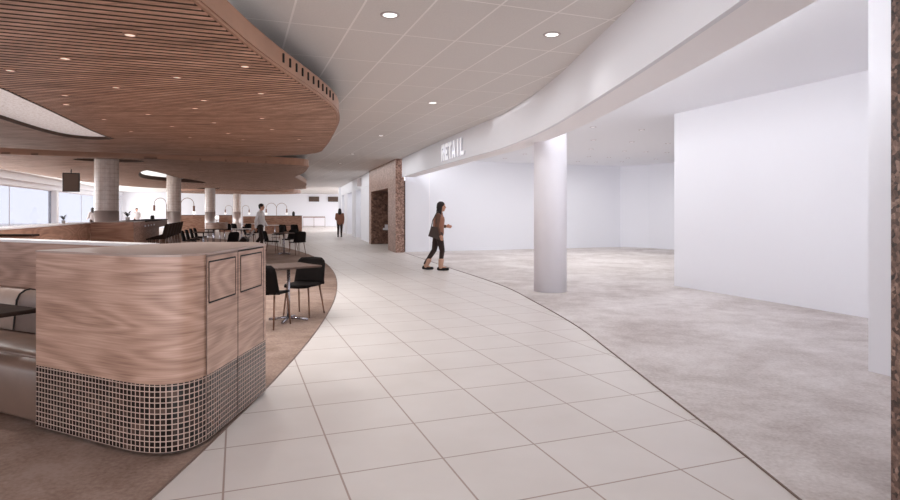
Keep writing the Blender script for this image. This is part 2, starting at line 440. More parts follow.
# coarse granite pier close to the camera on the right
wallbox('wall_granite_pier', [(2.106, 2.77), (2.106, 0.6), (3.4, 0.6), (3.4, 2.77)], 'granite_near')
# granite portal
P0 = Vector((-1.95, 20.8, 0)); dP = Vector((-0.284, 0.959, 0)).normalized(); nP = Vector((dP.y, -dP.x, 0))
def portal_box(mb, t0, t1, d0, d1, z0, z1):
    q = [P0 + dP * t0 + nP * d0, P0 + dP * t1 + nP * d0, P0 + dP * t1 + nP * d1, P0 + dP * t0 + nP * d1]; return mb.prism(q, z0, z1)
mb = MB(); portal_box(mb, 0, 1.5, 0, 0.31, 0, CZ); portal_box(mb, 5.76, 6.36, 0, 0.05, 0, CZ); portal_box(mb, 1.5, 5.76, 0, 0.36, 2.375, CZ)
struct(mb.build('wall_portal', 'granite'))
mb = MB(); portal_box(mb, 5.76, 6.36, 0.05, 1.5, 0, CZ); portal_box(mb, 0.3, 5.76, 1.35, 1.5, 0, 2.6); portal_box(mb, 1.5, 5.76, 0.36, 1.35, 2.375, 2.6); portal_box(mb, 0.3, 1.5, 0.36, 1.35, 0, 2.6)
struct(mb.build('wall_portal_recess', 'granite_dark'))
fp = P0 + dP * 5.76 + nP * 0.66
f = thing('wall_fitting', 'small white fitting on the dark stone side of the portal recess', 'fitting', (fp.x, fp.y, 0.58))
q = MB().box(fp - dP * 0.06 + Vector((0, 0, 0.69)), (0.24, 0.12, 0.1), math.atan2(nP.y, nP.x), 0.02); q.build('basin', 'white_gloss', f)
MB().box(fp - dP * 0.012 + nP * 0.04 + Vector((0, 0, 0.76)), (0.14, 0.024, 0.26), math.atan2(nP.y, nP.x), 0.005).build('back_plate', 'white_gloss', f)
# far shop fronts beyond the portal
dF = (far_line[1] - far_line[0]).normalized(); nF = Vector((dF.y, -dF.x, 0))
def farq(t0, t1, d0, d1): return [far_line[0] + dF * t0 + nF * d0, far_line[0] + dF * t1 + nF * d0, far_line[0] + dF * t1 + nF * d1, far_line[0] + dF * t0 + nF * d1]
wallbox('wall_far_fascia', farq(-0.6, 17.2, 0, 0.3), 'white', SOF, CZ)
wallbox('wall_far_shop', farq(-0.9, 17.5, 1.6, 1.8), 'white')
wallbox('ceiling_far_shop', farq(-0.9, 17.4, 0.3, 1.6), 'white', SOF + 0.02, SOF + 0.1)
for k, (t0, t1) in enumerate(((0.0, 3.6), (6.2, 8.4), (11.5, 14.2), (16.0, 17.2))): wallbox('wall_far_pier_%d' % (k + 1), farq(t0, t1, 0.02, 1.6), 'white', 0, SOF)
wallbox('wall_far_corner', farq(17.0, 17.5, -0.12, 1.6), 'white')
bs = far_line[0] + dF * 3.0
tag(MB().box(bs - nF * 0.13 + Vector((0, 0, 3.03)), (0.22, 0.06, 0.42), math.atan2(nF.y, nF.x)).build('blade_sign', 'ring'), 'small grey blade sign projecting from the far shop fascia', 'sign')
# end wall and left glazing
wallbox('wall_end', [G(-12, wall_end_v), G(21, wall_end_v), G(21, wall_end_v + 0.4), G(-12, wall_end_v + 0.4)])
UW = -10.2
wallbox('wall_left', [G(UW, -4), G(UW, 61.3), G(UW - 0.3, 61.3), G(UW - 0.3, -4)], 'white', 2.75, CZ)
wallbox('trim_4', [G(UW + 0.22, -4), G(UW + 0.22, 61.3), G(UW, 61.3), G(UW, -4)], 'white', 3.02, CZ)
wallbox('baseboard_left', [G(UW, -4), G(UW, 61.3), G(UW - 0.3, 61.3), G(UW - 0.3, -4)], 'white', 0, 0.35)
vs = [2.0, 20.0, 40.7, 61.1]
for k, v in enumerate(vs):
    wallbox('wall_left_pier_%d' % (k + 1), [G(UW + 0.12, v - 0.22), G(UW + 0.12, v + 0.22), G(UW - 0.3, v + 0.22), G(UW - 0.3, v - 0.22)][::-1], 'white', 0, 2.76)
for k in range(len(vs) - 1):
    a, b = vs[k] + 0.22, vs[k + 1] - 0.22
    if b - a < 1: continue
    fr = MB()
    for q in range(4):
        v = a + (b - a) * q / 3; fr.box(G(UW - 0.15, v, 1.55), (0.03, 0.025, 2.4), GA)
    for z in (0.38, 2.73): fr.box(G(UW - 0.15, (a + b) / 2, z), (0.08, b - a, 0.05), GA)
    w = struct(fr.build('window_%d' % (k + 1), 'white_gloss'))
    g = MB().box(G(UW - 0.15, (a + b) / 2, 1.55), (0.012, b - a - 0.02, 2.38), GA).build('pane', 'glass', w); g['kind'] = 'structure'

# ------------------------------------------------------------------ timber ceiling clouds
CB = 2.90; PITCH = 0.11
def vuv(p): return (CT * p.x + ST * p.y, -ST * p.x + CT * p.y)
def slats(outer, holes):
    mb = MB(); loops = [inset(outer, 0.03)] + [inset(h, -0.03) for h in holes]
    g = [[vuv(p) for p in l] for l in loops]
    v0 = min(p[1] for p in g[0]); v1 = max(p[1] for p in g[0]); k = math.ceil(v0 / PITCH)
    while k * PITCH < v1:
        v = k * PITCH; xs = []
        for l in g:
            for i in range(len(l)):
                a, b = l[i], l[(i + 1) % len(l)]
                if (a[1] <= v) != (b[1] <= v): xs.append(a[0] + (b[0] - a[0]) * (v - a[1]) / (b[1] - a[1]))
        xs.sort()
        for a, b in zip(xs[::2], xs[1::2]):
            if b - a > 0.05: mb.box(G((a + b) / 2, v, CB + 0.025), (b - a, 0.074, 0.05), GA)
        k += 1
    return mb
def cloud(label, outer, holes, vents=False):
    outer = ccw(outer); holes = [ccw(h) for h in holes]
    c = sum(outer, Vector()) / len(outer)
    t = thing('ceiling_cloud', label, 'ceiling panel', (c.x, c.y, CB), group='timber clouds under the ceiling')
    MB().prism(inset(outer, 0.02), CB + 0.05, CB + 0.16, [inset(h, -0.02) for h in holes]).build('deck', 'deck', t)
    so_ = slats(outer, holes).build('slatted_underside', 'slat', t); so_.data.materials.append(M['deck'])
    for pl in so_.data.polygons: pl.material_index = 0 if pl.normal.z < -0.5 else 1  # slat sides coloured dark to put shade into the grooves
    rim = MB().prism(outer, CB - 0.004, CB + 0.21, [inset(outer, 0.028)])
    rim.prism(inset(outer, -0.012), CB + 0.02, CB + 0.035, [inset(outer, 0.02)])
    rim.build('rim', 'rim', t)
    for h in holes: MB().prism(inset(h, -0.028), CB - 0.004, CB + 0.16, [h]).build('opening_lip', 'deck', t)
    return t
c1_right = [(-1.95, -4.5), (-1.87, -2), (-1.80, 0.5), (-1.755, 2.5), (-1.75, 4.07), (-1.755, 4.96), (-1.735, 5.6), (-1.70, 6.15), (-1.655, 6.75), (-1.615, 7.4), (-1.62, 8.26), (-1.75, 9.15), (-1.98, 10.1), (-2.5, 12.0), (-3.05, 13.8)]
c1_back = [(-3.3, 14.25), (-3.78, 14.62), (-4.87, 15.1), (-6.0, 15.1), (-7.17, 14.75), (-8.6, 14.05), (-10.2, 13.0), (-12.5, 11.2), (-15.5, 8.0), (-17, 4), (-17, -4.5)]
c1 = smooth_curve(c1_right, 4) + smooth_curve(c1_back, 4)
hp = lambda L: [P(x, y, CB) for x, y in L]
h1_near = hp([(-140, 40), (-60, 66), (0, 88), (22, 98), (44, 108), (66, 118.5), (90, 130), (106, 136.5), (113, 138.3)]); h1_far = hp([(107, 139.2), (90, 139), (66, 136.5), (44, 131.5), (22, 125), (0, 118), (-60, 100), (-140, 72)])
hole1 = smooth_curve([(p.x, p.y) for p in h1_near], 3) + smooth_curve([(p.x, p.y) for p in h1_far], 3)
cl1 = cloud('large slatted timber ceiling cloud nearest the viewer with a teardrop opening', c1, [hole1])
for k, Y in enumerate([5.95, 6.15, 6.35, 6.55, 6.75, 6.95, 7.15, 7.35, 7.55, 7.75, 7.95]):
    X = [p.x for p in c1 if p.y >= Y][0]; pr = [p for p in c1[:60]]
    for a, b in zip(c1, c1[1:]):
        if a.y <= Y < b.y: X = a.x + (b.x - a.x) * (Y - a.y) / (b.y - a.y); break
    MB().box((X + 0.004, Y, CB + 0.125), (0.02, 0.03, 0.09)).build('vent_slot', 'gap', cl1)
q = ccw(inset(ccw(hole1), 0.0))
tag(MB().prism(q, CB + 0.052, CB + 0.075).build('light_panel', 'skypanel'), 'glowing speckled panel set in the teardrop opening in the nearest timber cloud', 'light panel')
def ell(cx, cy, a, b, rot=0.0, n=24):
    return [Vector((cx, cy, 0)) + rotz((a * math.cos(2 * PI * k / n), b * math.sin(2 * PI * k / n), 0), rot) for k in range(n)]
c2 = [(-14.6, 14.0), (-12.6, 14.2), (-11.15, 14.5), (-9.9, 15.0), (-8.84, 15.45), (-7.6, 15.95), (-6.4, 16.6), (-5.2, 17.35), (-4.62, 17.9), (-4.5, 18.3), (-4.62, 18.9), (-5.4, 21.4), (-6.25, 23.5), (-6.42, 23.9), (-6.45, 24.3), (-7.3, 29.5), (-8.6, 34.3), (-8.75, 35.2), (-9.0, 35.9), (-10.4, 36.9), (-12.3, 37.4), (-15.5, 36.9), (-17.4, 34.6), (-17.9, 31.5), (-17.6, 28.6), (-16.6, 24.6), (-14.95, 19.2), (-14.7, 16)]
c2 = smooth_curve(c2 + [c2[0]], 3)[:-1]
hole2 = smooth_curve([(-10.45, 20.0), (-10.75, 21.8), (-11.35, 24.2), (-11.6, 26.6), (-12.05, 28.6), (-12.6, 28.2), (-13.05, 26.8), (-13.1, 25.0), (-12.3, 23.0), (-11.2, 21.0), (-10.45, 20.0)], 3)[:-1]
COLS = [(-9.53, 16.1), (-12.33, 25.9), (-14.72, 35.6), (-16.88, 46)]
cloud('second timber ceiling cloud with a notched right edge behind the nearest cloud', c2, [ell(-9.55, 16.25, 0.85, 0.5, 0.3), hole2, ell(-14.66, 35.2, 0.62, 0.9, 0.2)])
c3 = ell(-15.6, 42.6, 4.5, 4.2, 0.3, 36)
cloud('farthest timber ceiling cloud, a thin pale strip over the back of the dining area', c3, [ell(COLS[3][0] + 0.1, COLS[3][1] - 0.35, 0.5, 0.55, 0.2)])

# ------------------------------------------------------------------ columns of the dining area
names = ['first', 'second', 'third', 'fourth']
for i, (x, y) in enumerate(COLS):
    c = struct(bpy.data.objects.new('column', None)); col.objects.link(c); c.location = (x, y, 0)
    R = 0.3; n = 32; pts = [(x + R * math.cos(-2 * PI * k / n), y + R * math.sin(-2 * PI * k / n)) for k in range(n + 1)][::-1]
    mb = MB().wallstrip(pts, 1.49, CZ); mb.smooth = [True] * len(mb.smooth); mb.build('tile_cladding', 'coltile', c)
    MB().lathe([(0.302, 0), (0.302, 1.49)], (x, y, 0), 32).build('steel_base', 'steel_band', c)
    if i == 2: MB().lathe([(0.3, 3.0), (0.46, 3.02), (0.48, 3.06), (0.48, 3.14), (0.3, 3.16)], (x, y, 0), 28).build('collar', 'rim', c)

# ------------------------------------------------------------------ downlights
def downlight(p, r, ring, label, group, power, lens='lamp', spot=2.4):
    t = thing('ceiling_light', label, 'ceiling light', p, group=group)
    MB().lathe([(r, -0.001), (r * 1.02, -0.008), (r * 1.35, -0.006), (r * 1.4, 0.0), (r * 1.4, 0.012), (r, 0.012)], (0, 0, 0), 20).build('bezel', ring, t, world=False)
    MB().lathe([(r * 0.99, -0.004), (r * 0.99, 0.006)], (0, 0, 0), 20).build('lens', lens, t, world=False)
    L = bpy.data.lights.new('downlight', 'SPOT'); L.energy = power; L.spot_size = spot; L.spot_blend = 0.9; L.shadow_soft_size = 0.06; L.color = (1.0, 0.985, 0.98)
    lo = bpy.data.objects.new('downlight_lamp', L); col.objects.link(lo); lo.location = Vector(p) - Vector((0, 0, 0.03))
PW_CLOUD, PW_MALL, PW_SHOP = 52.0, 11.0, 14.0
cl = [(130, 34.4), (65, 58), (10, 70), (245, 66), (177, 77), (116, 87), (65, 95), (66, 104), (261, 93), (204, 100), (195, 108), (148, 114), (104, 119), (262, 118), (214, 122.4), (272, 129), (228, 133), (131, 131), (172, 126), (299, 139), (190, 137), (243, 139.5)]
cl = sorted([P(x, y, CB) for x, y in cl], key=lambda p: p.y)
for k, p in enumerate(cl): downlight(p - Vector((0, 0, 0.002)), 0.040, 'rim', 'round downlight in the slatted nearest timber cloud, %s to the viewer' % ORD[k] if k < 21 else 'round downlight in the slatted nearest timber cloud, farthest from the viewer', 'downlights in the nearest timber cloud', PW_CLOUD, 'lamp_dim')
ml = sorted([P(x, y, CZ) for x, y in ((390, 14.8), (552, 34.4), (432.8, 102.8), (381, 135.6), (352.4, 153.8), (340.4, 163.4), (331, 171.6), (325, 177.4))], key=lambda p: p.y)
for k, p in enumerate(ml): downlight(p, 0.07 if k < 3 else 0.06, 'ring', 'round downlight in the grey tiled mall ceiling, %s to the viewer' % ORD[k] if k < 7 else 'round downlight in the grey tiled mall ceiling, farthest from the viewer', 'downlights in the tiled mall ceiling', PW_MALL)
sl = sorted([P(x, y, CZ) for x, y in ((593, 127), (641.7, 129.8), (593.5, 140), (631.8, 141.9), (668, 143.5), (591, 149), (624.6, 151), (646, 151.8), (667, 152.5), (589, 156.6), (609, 157.3), (628, 158), (656, 159), (578, 161.3), (596, 162), (622, 161.8), (525, 154), (505, 158.5))], key=lambda p: p.y)
for k, p in enumerate(sl): downlight(p, 0.055, 'ring_white', 'round downlight in the white shop ceiling, %s to the viewer' % ORD[k] if k < 17 else 'round downlight in the white shop ceiling, farthest from the viewer', 'downlights in the white shop ceiling', PW_SHOP, 'lamp_soft', spot=2.9)

# ------------------------------------------------------------------ RETAIL sign
sA, sB = Vector((-0.185, 15.45, 0)), Vector((0.375, 13.55, 0)); sd = (sB - sA).normalized(); sn = Vector((sd.y, -sd.x, 0))
if sn.x > 0: sn = -sn
Ls = (sB - sA).length; Hs = 0.42; W = Ls / 6.0
sgn = thing('shop_sign', 'glowing white block letters reading RETAIL on the white curved fascia', 'sign', (sA.x, sA.y, 2.80))
ST_ = 0.095
def bar(x0, z0, x1, z1): return [(x0, z0), (x1, z0), (x1, z1), (x0, z1)]
w = W * 0.87; H = Hs
LET = {'R': [bar(0, 0, ST_, H), bar(ST_, H - ST_, w, H), bar(w - ST_, H * .52, w, H - ST_), bar(ST_, H * .43, w, H * .43 + ST_), [(w - ST_ * 1.25, 0), (w, 0), (w * .72, H * .43), (w * .72 - ST_, H * .43)]],
       'E': [bar(0, 0, ST_, H), bar(ST_, 0, w, ST_), bar(ST_, H - ST_, w, H), bar(ST_, H / 2 - ST_ / 2, w * .85, H / 2 + ST_ / 2)],
       'T': [bar(w / 2 - ST_ / 2, 0, w / 2 + ST_ / 2, H - ST_), bar(0, H - ST_, w, H)],
       'A': [[(0, 0), (ST_, 0), (w / 2 + ST_ * .1, H), (w / 2 - ST_ * .6, H)], [(w - ST_, 0), (w, 0), (w / 2 + ST_ * .6, H), (w / 2 - ST_ * .1, H)], bar(w * .24, H * .22, w * .76, H * .22 + ST_ * .8)],
       'I': [bar(w / 2 - ST_ / 2, 0, w / 2 + ST_ / 2, H)],
       'L': [bar(0, 0, ST_, H), bar(ST_, 0, w, ST_)]}
for k, ch in enumerate('RETAIL'):
    mb = MB(); o0 = sA + sd * (k * W)
    for poly in LET[ch]:
        vs_ = []
        for dep in (0.0, 0.035):
            vs_ += [o0 + sd * x + sn * (0.015 + dep) + Vector((0, 0, 2.80 + z)) for x, z in poly]
        mb.add(vs_, [(3, 2, 1, 0), (4, 5, 6, 7)] + [(i, (i + 1) % 4, (i + 1) % 4 + 4, i + 4) for i in range(4)])
    lo = mb.build('letter', 'white', sgn); lo.data.materials.append(M['sign'])
    for pl in lo.data.polygons: pl.material_index = 1 if pl.normal.dot(sn) > 0.9 else 0

# ------------------------------------------------------------------ front counter
F0 = Vector((-2.741, 3.84, 0)); F1 = Vector((-1.98, 3.475, 0)); R0 = Vector((-1.50, 3.68, 0)); R1 = Vector((-1.462, 4.6, 0))
def bez(a, b, c, n): return [a * (1 - t) ** 2 + b * 2 * t * (1 - t) + c * t * t for t in [k / n for k in range(n + 1)]]
dfr = (F1 - F0).normalized(); drt = (R1 - R0).normalized()
den = dfr.x * drt.y - dfr.y * drt.x; tt = ((R0.x - F0.x) * drt.y - (R0.y - F0.y) * drt.x) / den; XC = F0 + dfr * tt
arcp = bez(F1, XC, R0, 12)
front = [F0] + arcp + [R1]
CH = 1.19
cnt = thing('service_counter', 'rounded oak counter with mosaic tiled base and two bin flaps on its right side', 'counter', (-2.0, 4.3, 0))
backp = [Vector((-1.50, 4.94, 0)), Vector((-2.2, 4.98, 0)), Vector((-2.17, 4.70, 0))]
full = front + [Vector((-1.64, 4.90, 0)), Vector((-2.12, 4.94, 0)), Vector((-2.29, 4.66, 0))]
MB().wallstrip(front, 0.43, CH - 0.012, 0, True).wallstrip([R1, Vector((-1.64, 4.9, 0)), Vector((-2.12, 4.94, 0)), Vector((-2.29, 4.66, 0)), F0], 0.43, CH - 0.012, 4.0).build('oak_panel', 'oak', cnt)
tin = full
MB().wallstrip(front, 0.03, 0.43, 0, True).wallstrip(full[len(front) - 1:] + [full[0]], 0.03, 0.43, 5.0).build('mosaic_base', 'mosaic', cnt)
MB().prism(inset(ccw(full), 0.05), 0.0, 0.05).build('plinth', 'gap', cnt)
MB().prism(inset(ccw(full), -0.004), CH - 0.012, CH).build('worktop', 'worktop', cnt)
# doors and flaps on the right face; s runs along R0 -> R1
nr = Vector((drt.y, -drt.x, 0))
def rface(px):                                          # photo column -> distance along the right face
    k = (px - 450) / F; return (k * R0.y - R0.x) / (drt.x - k * drt.y)
def rbar(mb, s0, z0, s1, z1, th=0.004, proud=0.0035):
    a, b = R0 + drt * s0, R0 + drt * s1
    mb.add([a + Vector((0, 0, z0 - th)), b + Vector((0, 0, z1 - th)), b + Vector((0, 0, z1 + th)), a + Vector((0, 0, z0 + th))] + [q + nr * proud for q in (a + Vector((0, 0, z0 - th)), b + Vector((0, 0, z1 - th)), b + Vector((0, 0, z1 + th)), a + Vector((0, 0, z0 + th)))],
           [(0, 1, 5, 4), (1, 2, 6, 5), (2, 3, 7, 6), (3, 0, 4, 7), (4, 5, 6, 7), (3, 2, 1, 0)]); return mb
def vbar(mb, s, z0, z1, w_=0.003, proud=0.0035):
    a, b = R0 + drt * (s - w_), R0 + drt * (s + w_)
    qs = [a + Vector((0, 0, z0)), b + Vector((0, 0, z0)), b + Vector((0, 0, z1)), a + Vector((0, 0, z1))]
    return mb.add(qs + [q + nr * proud for q in qs], [(0, 1, 5, 4), (1, 2, 6, 5), (2, 3, 7, 6), (3, 0, 4, 7), (4, 5, 6, 7), (3, 2, 1, 0)])
sa, sm, sb = rface(206.5), rface(237.6), rface(263)
for k, (s0, s1, f0, f1) in enumerate(((sa, sm, rface(208.5), rface(235)), (sm, sb, rface(240.3), rface(261)))):
    a, b = R0 + drt * (s0 + 0.002), R0 + drt * (s1 - 0.002)
    d = MB(); d.wallstrip([a + nr * 0.002, b + nr * 0.002], 0.44, CH - 0.025, s0 + 2.0)
    door = d.build('door', 'oak', cnt)
    g = MB(); vbar(g, s0, 0.05, CH - 0.02, 0.0016 if k == 0 else 0.003); rbar(g, s0, CH - 0.02, s1, CH - 0.02, 0.005)
    if k == 1: vbar(g, s1, 0.44, CH - 0.02, 0.002)
    g.build('door_gap', 'trim' if k == 0 else 'gap', door)
    z1 = CH - 0.057; z0 = z1 - (0.255 if k == 0 else 0.255)
    fl = MB().wallstrip([R0 + drt * f0 + nr * 0.0028, R0 + drt * f1 + nr * 0.0028], z0, z1, f0 + 5).build('bin_flap', 'oak', door)
    g = MB(); rbar(g, f0, z1, f1, z1, 0.005, 0.005); rbar(g, f0, z0, f1, z0, 0.005, 0.005); vbar(g, f0, z0, z1, 0.003, 0.005); vbar(g, f1, z0, z1, 0.002, 0.005)
    g.build('flap_gap', 'gap', fl)

# ------------------------------------------------------------------ booth wall, bench and table to the left of the counter
dw = Vector((0.9025, -0.4307, 0)).normalized(); nw = Vector((dw.y, -dw.x, 0))     # nw points to the viewer
Wp = Vector((-2.87, 4.75, 0)); wa, wb = Wp - dw * 4.2, Wp + dw * 0.50
bt = thing('booth_partition', 'long pale oak booth partition with white ledge behind the front counter', 'partition', (Wp.x, Wp.y, 0))
def slab(mb, a, b, d0, d1, z0, z1): return mb.prism([a - nw * d0, b - nw * d0, b - nw * d1, a - nw * d1], z0, z1)
mb = MB().wallstrip([wa, wb], 0.0, CH - 0.02, 9.0).wallstrip([wb, wb - nw * 0.16, wa - nw * 0.16, wa], 0, CH - 0.02, 16); mb.build('oak_panel', 'oak', bt)
slab(MB(), wa, wb, -0.006, 0.17, CH - 0.02, CH + 0.002).build('ledge', 'ledge', bt)
# bench: front face runs just behind the counter front
bn = thing('booth_bench', 'taupe leather booth bench against the oak partition left of the counter', 'bench', (-3.3, 4.5, 0))
ba, bb = Wp - dw * 3.4, F0 + (F0 - F0)                       # along the partition
end_t = (F0 - Wp).dot(dw) - 0.0
be = Wp + dw * (end_t - 0.01)
fa, fb = ba + nw * 0.60, be + nw * 0.60
def extr(mb, prof, a, b):                                   # profile (distance from partition, z) swept along the bench
    n = len(prof); vs_ = [a + nw * x + Vector((0, 0, z)) for x, z in prof] + [b + nw * x + Vector((0, 0, z)) for x, z in prof]
    fs = [tuple(range(n)), tuple(range(2 * n - 1, n - 1, -1))] + [(i, i + n, (i + 1) % n + n, (i + 1) % n) for i in range(n)]
    mb.add(vs_, fs); mb.smooth[-n:] = [True] * n; return mb
base = [(0.01, 0.0), (0.01, 0.33), (0.56, 0.33), (0.56, 0.07), (0.52, 0.06), (0.52, 0.0)]
extr(MB(), [(0.01, 0.02), (0.01, 0.40), (0.62, 0.42), (0.69, 0.415), (0.73, 0.39), (0.74, 0.35), (0.745, 0.06), (0.71, 0.02)], ba, be).build('bench_base', 'leather_dark', bn)
extr(MB(), [(0.02, 0.40), (0.02, 0.432), (0.58, 0.446), (0.63, 0.438), (0.64, 0.418)], ba, be).build('seat_cushion', 'leather_dark', bn)
def backprof(): return [(0.01, 0.435), (0.01, 0.73), (0.03, 0.76), (0.07, 0.772), (0.11, 0.765), (0.15, 0.74), (0.175, 0.69), (0.20, 0.44)]
cuts = [-3.4, -2.1, -0.83, end_t - 0.01]
for a, b in zip(cuts, cuts[1:]): extr(MB(), backprof(), Wp + dw * (a + 0.006), Wp + dw * (b - 0.006)).build('back_cushion', 'leather', bn)
MB().tube([Wp + dw * -0.83 + nw * (x + 0.004) + Vector((0, 0, z + 0.003)) for x, z in backprof()[1:]], 0.007, 6).build('seam', 'gap', bn)
ub = Vector((-0.9025, 0.4307, 0)).normalized(); vb = Vector((-ub.y, ub.x, 0)); vb = vb if vb.y < 0 else -vb
tip = Vector((-2.95, 4.19, 0)); tc = tip + ub * 0.36 + vb * 0.36
tb = thing('booth_table', 'dark square booth table in front of the taupe leather bench', 'table', (tc.x, tc.y, 0))
MB().box(tc + Vector((0, 0, 0.735)), (0.72, 0.72, 0.03), math.atan2(ub.y, ub.x), 0.006).build('tabletop', 'dark_table', tb)
MB().lathe([(0.035, 0.02), (0.035, 0.72)], (tc.x, tc.y, 0), 14).build('pedestal', 'chrome', tb)
MB().box(tc + vb * 0.02 + Vector((0, 0, 0.012)), (0.40, 0.36, 0.024), math.atan2(ub.y, ub.x), 0.006).build('foot_plate', 'chrome', tb)

# ------------------------------------------------------------------ second row: booth partition, end block, bar
def gq(u0, u1, v0, v1): return [G(u0, v0), G(u1, v0), G(u1, v1), G(u0, v1)]
def ring_strip(q, z0, z1, mb=None):
    mb = mb or MB(); q = q + [q[0]]; return mb.wallstrip(q, z0, z1)
b2 = thing('booth_partition', 'dark oak partition with white ledge running back to the tiled first column', 'partition', G(-3.05, 11))
ring_strip(gq(-3.15, -2.97, 8.6, 14.455), 0, 1.205).build('oak_panel', 'oak_far', b2); MB().prism(gq(-3.35, -2.96, 8.6, 14.44), 1.205, 1.23).build('ledge', 'ledge', b2)
b3 = thing('counter_end_block', 'reddish oak end block of the bar below the first tiled column', 'counter', G(-2.5, 15.2))
ring_strip(gq(-2.969, -2.15, 14.46, 16.1), 0, 1.22).build('oak_panel', 'oak_far', b3); MB().prism(gq(-2.96, -2.14, 14.45, 16.1), 1.22, 1.235).build('worktop', 'worktop', b3)
b4 = thing('bar_counter', 'dark oak bar counter with row of stools and small white knobs', 'bar', G(-2.6, 18.6))
ring_strip(gq(-2.84, -2.45, 16.12, 21.6), 0, 1.0).build('oak_panel', 'oak_far', b4); MB().prism(gq(-2.84, -2.2, 16.12, 21.6), 1.0, 1.2).build('apron', 'oak_far', b4)
MB().prism(gq(-2.86, -2.18, 16.12, 21.62), 1.2, 1.225).build('worktop', 'dark_table', b4)
for k in range(4): MB().ball(G(-2.19, 16.5 + 0.55 * k, 1.1), 0.025, 8, 6).build('knob', 'white_gloss', b4)
b5 = thing('low_divider', 'thin dark timber divider between the two booth partitions at the left edge', 'divider', (-6.3, 7.2, 0))
ring_strip([Vector((-5.74, 7.2, 0)), Vector((-5.25, 7.25, 0)), Vector((-5.27, 7.4, 0)), Vector((-5.78, 7.35, 0))], 0, 1.14).build('oak_panel', 'oak_far', b5)
MB().prism([(-5.74, 7.18), (-5.22, 7.23), (-5.25, 7.42), (-5.78, 7.37)], 1.14, 1.165).build('cap', 'dark_table', b5)
# far partitions
def partition(x0, x1, Y, h, label, led='dark_table', dy=0.0):
    a, b = at(x0, Y), at(x1, Y + dy); d = (b - a).normalized(); n = Vector((-d.y, d.x, 0)) * 0.2
    t = thing('oak_partition', label, 'partition', (a + b) / 2, group='low oak partitions at the back of the dining area')
    ring_strip([a, b, b + n, a + n], 0, h).build('oak_panel', 'oak_far', t); e = d * 0.02
    MB().prism([a - e - n * .1, b + e - n * .1, b + e + n * 1.1, a - e + n * 1.1], h, h + 0.03).build('cap', led, t)
partition(265, 302, 39, 1.2, 'low oak partition behind the man at the right end of the dining area', dy=0.9)
partition(180, 214, 40, 1.24, 'low oak partition between the second and third tiled columns', dy=0.9)
partition(219, 232, 43, 1.22, 'short oak partition left of the fourth tiled column', dy=0.3)
partition(243, 262, 41, 1.16, 'low oak partition right of the fourth tiled column with white ledge', 'ledge', 0.4)

# ------------------------------------------------------------------ furniture
def make_chair(name, label, cat, loc, rz, sh=0.45, bh=0.80, shell='black', legm='leg_wood', group=None, foot=False):
    t = thing(name, label, cat, loc, rz, group)
    N = 9; g = []
    for i in range(7):                                   # seat pan
        y = -0.21 + 0.43 * i / 6
        hw = 0.215 if i < 5 else (0.205 if i == 5 else 0.17)
        g.append([(hw * (2 * j / (N - 1) - 1), y, sh - 0.012 - 0.012 * (1 - (2 * j / (N - 1) - 1) ** 2) - (0.012 if i == 6 else 0) + 0.02 * max(0, (2 - i)) * 0.3) for j in range(N)])
    MB().sheet(g, 0.026).build('seat', shell, t, world=False)
    g = []
    hgt = bh - sh
    for i in range(9):
        s = i / 8; hw = 0.232 - 0.02 * s
        if i == 8: hw -= 0.055
        if i == 7: hw -= 0.012
        z = sh - 0.02 + (hgt + 0.02) * s
        yb = -0.215 - 0.085 * s
        g.append([(hw * q, yb + 0.075 * abs(q) ** 2.2, z - (0.012 * q * q if i == 8 else 0)) for q in [2 * j / (N - 1) - 1 for j in range(N)]])
    MB().sheet(g, 0.024).build('backrest', shell, t, world=False)
    for sx in (-1, 1):
        for sy in (-1, 1):
            MB().tube([(sx * 0.165, sy * 0.155, sh - 0.03), (sx * 0.2, sy * 0.19 if sy > 0 else -0.235, 0.0)], [0.0135, 0.0095], 8).build('leg', legm, t, world=False)
    if foot:
        z = 0.28
        MB().tube([(-0.185, 0.175, z), (0.185, 0.175, z), (0.185, -0.2, z), (-0.185, -0.2, z), (-0.185, 0.175, z)], 0.008, 6).build('footrest', legm, t, world=False)
    return t
def face(d): return math.atan2(d[1], d[0]) - PI / 2          # local +Y turned to direction d
def make_table(name, label, loc, rz, size=0.62, top='tabletop', rnd=False, h=0.74, group=None):
    t = thing(name, label, 'table', loc, rz, group)
    mb = MB()
    if rnd: mb.lathe([(size / 2 - 0.01, h - 0.025), (size / 2, h - 0.02), (size / 2, h - 0.005), (size / 2 - 0.006, h)], (0, 0, 0), 32)
    else: mb.box((0, 0, h - 0.0125), (size, size, 0.025), 0, 0.005)
    mb.build('tabletop', top, t, world=False)
    MB().tube([(0, 0, 0.03), (0, 0, h - 0.025)], 0.022, 12).build('pedestal', 'chrome', t, world=False)
    for k in range(4):
        a = PI / 4 + k * PI / 2; e = (0.26 * math.cos(a), 0.26 * math.sin(a))
        MB().tube([(0, 0, 0.045), (e[0] * 0.6, e[1] * 0.6, 0.032), (e[0], e[1], 0.018)], [0.02, 0.016, 0.018], 8).build('foot', 'chrome', t, world=False)
    return t
make_table('cafe_table', 'small square cafe table beside the front oak counter, nearest the viewer', (-2.15, 7.72, 0), GA + 0.4, 0.64)
ch = make_chair('cafe_chair', 'black shell chair half hidden by the oak counter, seen from behind', 'chair', (-2.29, 7.33, 0), face((0.22, 0.98)))
GR = 'black shell chairs of the dining area'; ch['group'] = GR
dup(ch, (-2.05, 8.11, 0), face((-0.27, -0.96)), 'black shell chair facing the viewer at the nearest cafe table', GR)
def chair_at(px, Y, d, label): 
    p = at(px, Y); return dup(ch, (p.x, p.y, 0), face(d), label, GR)
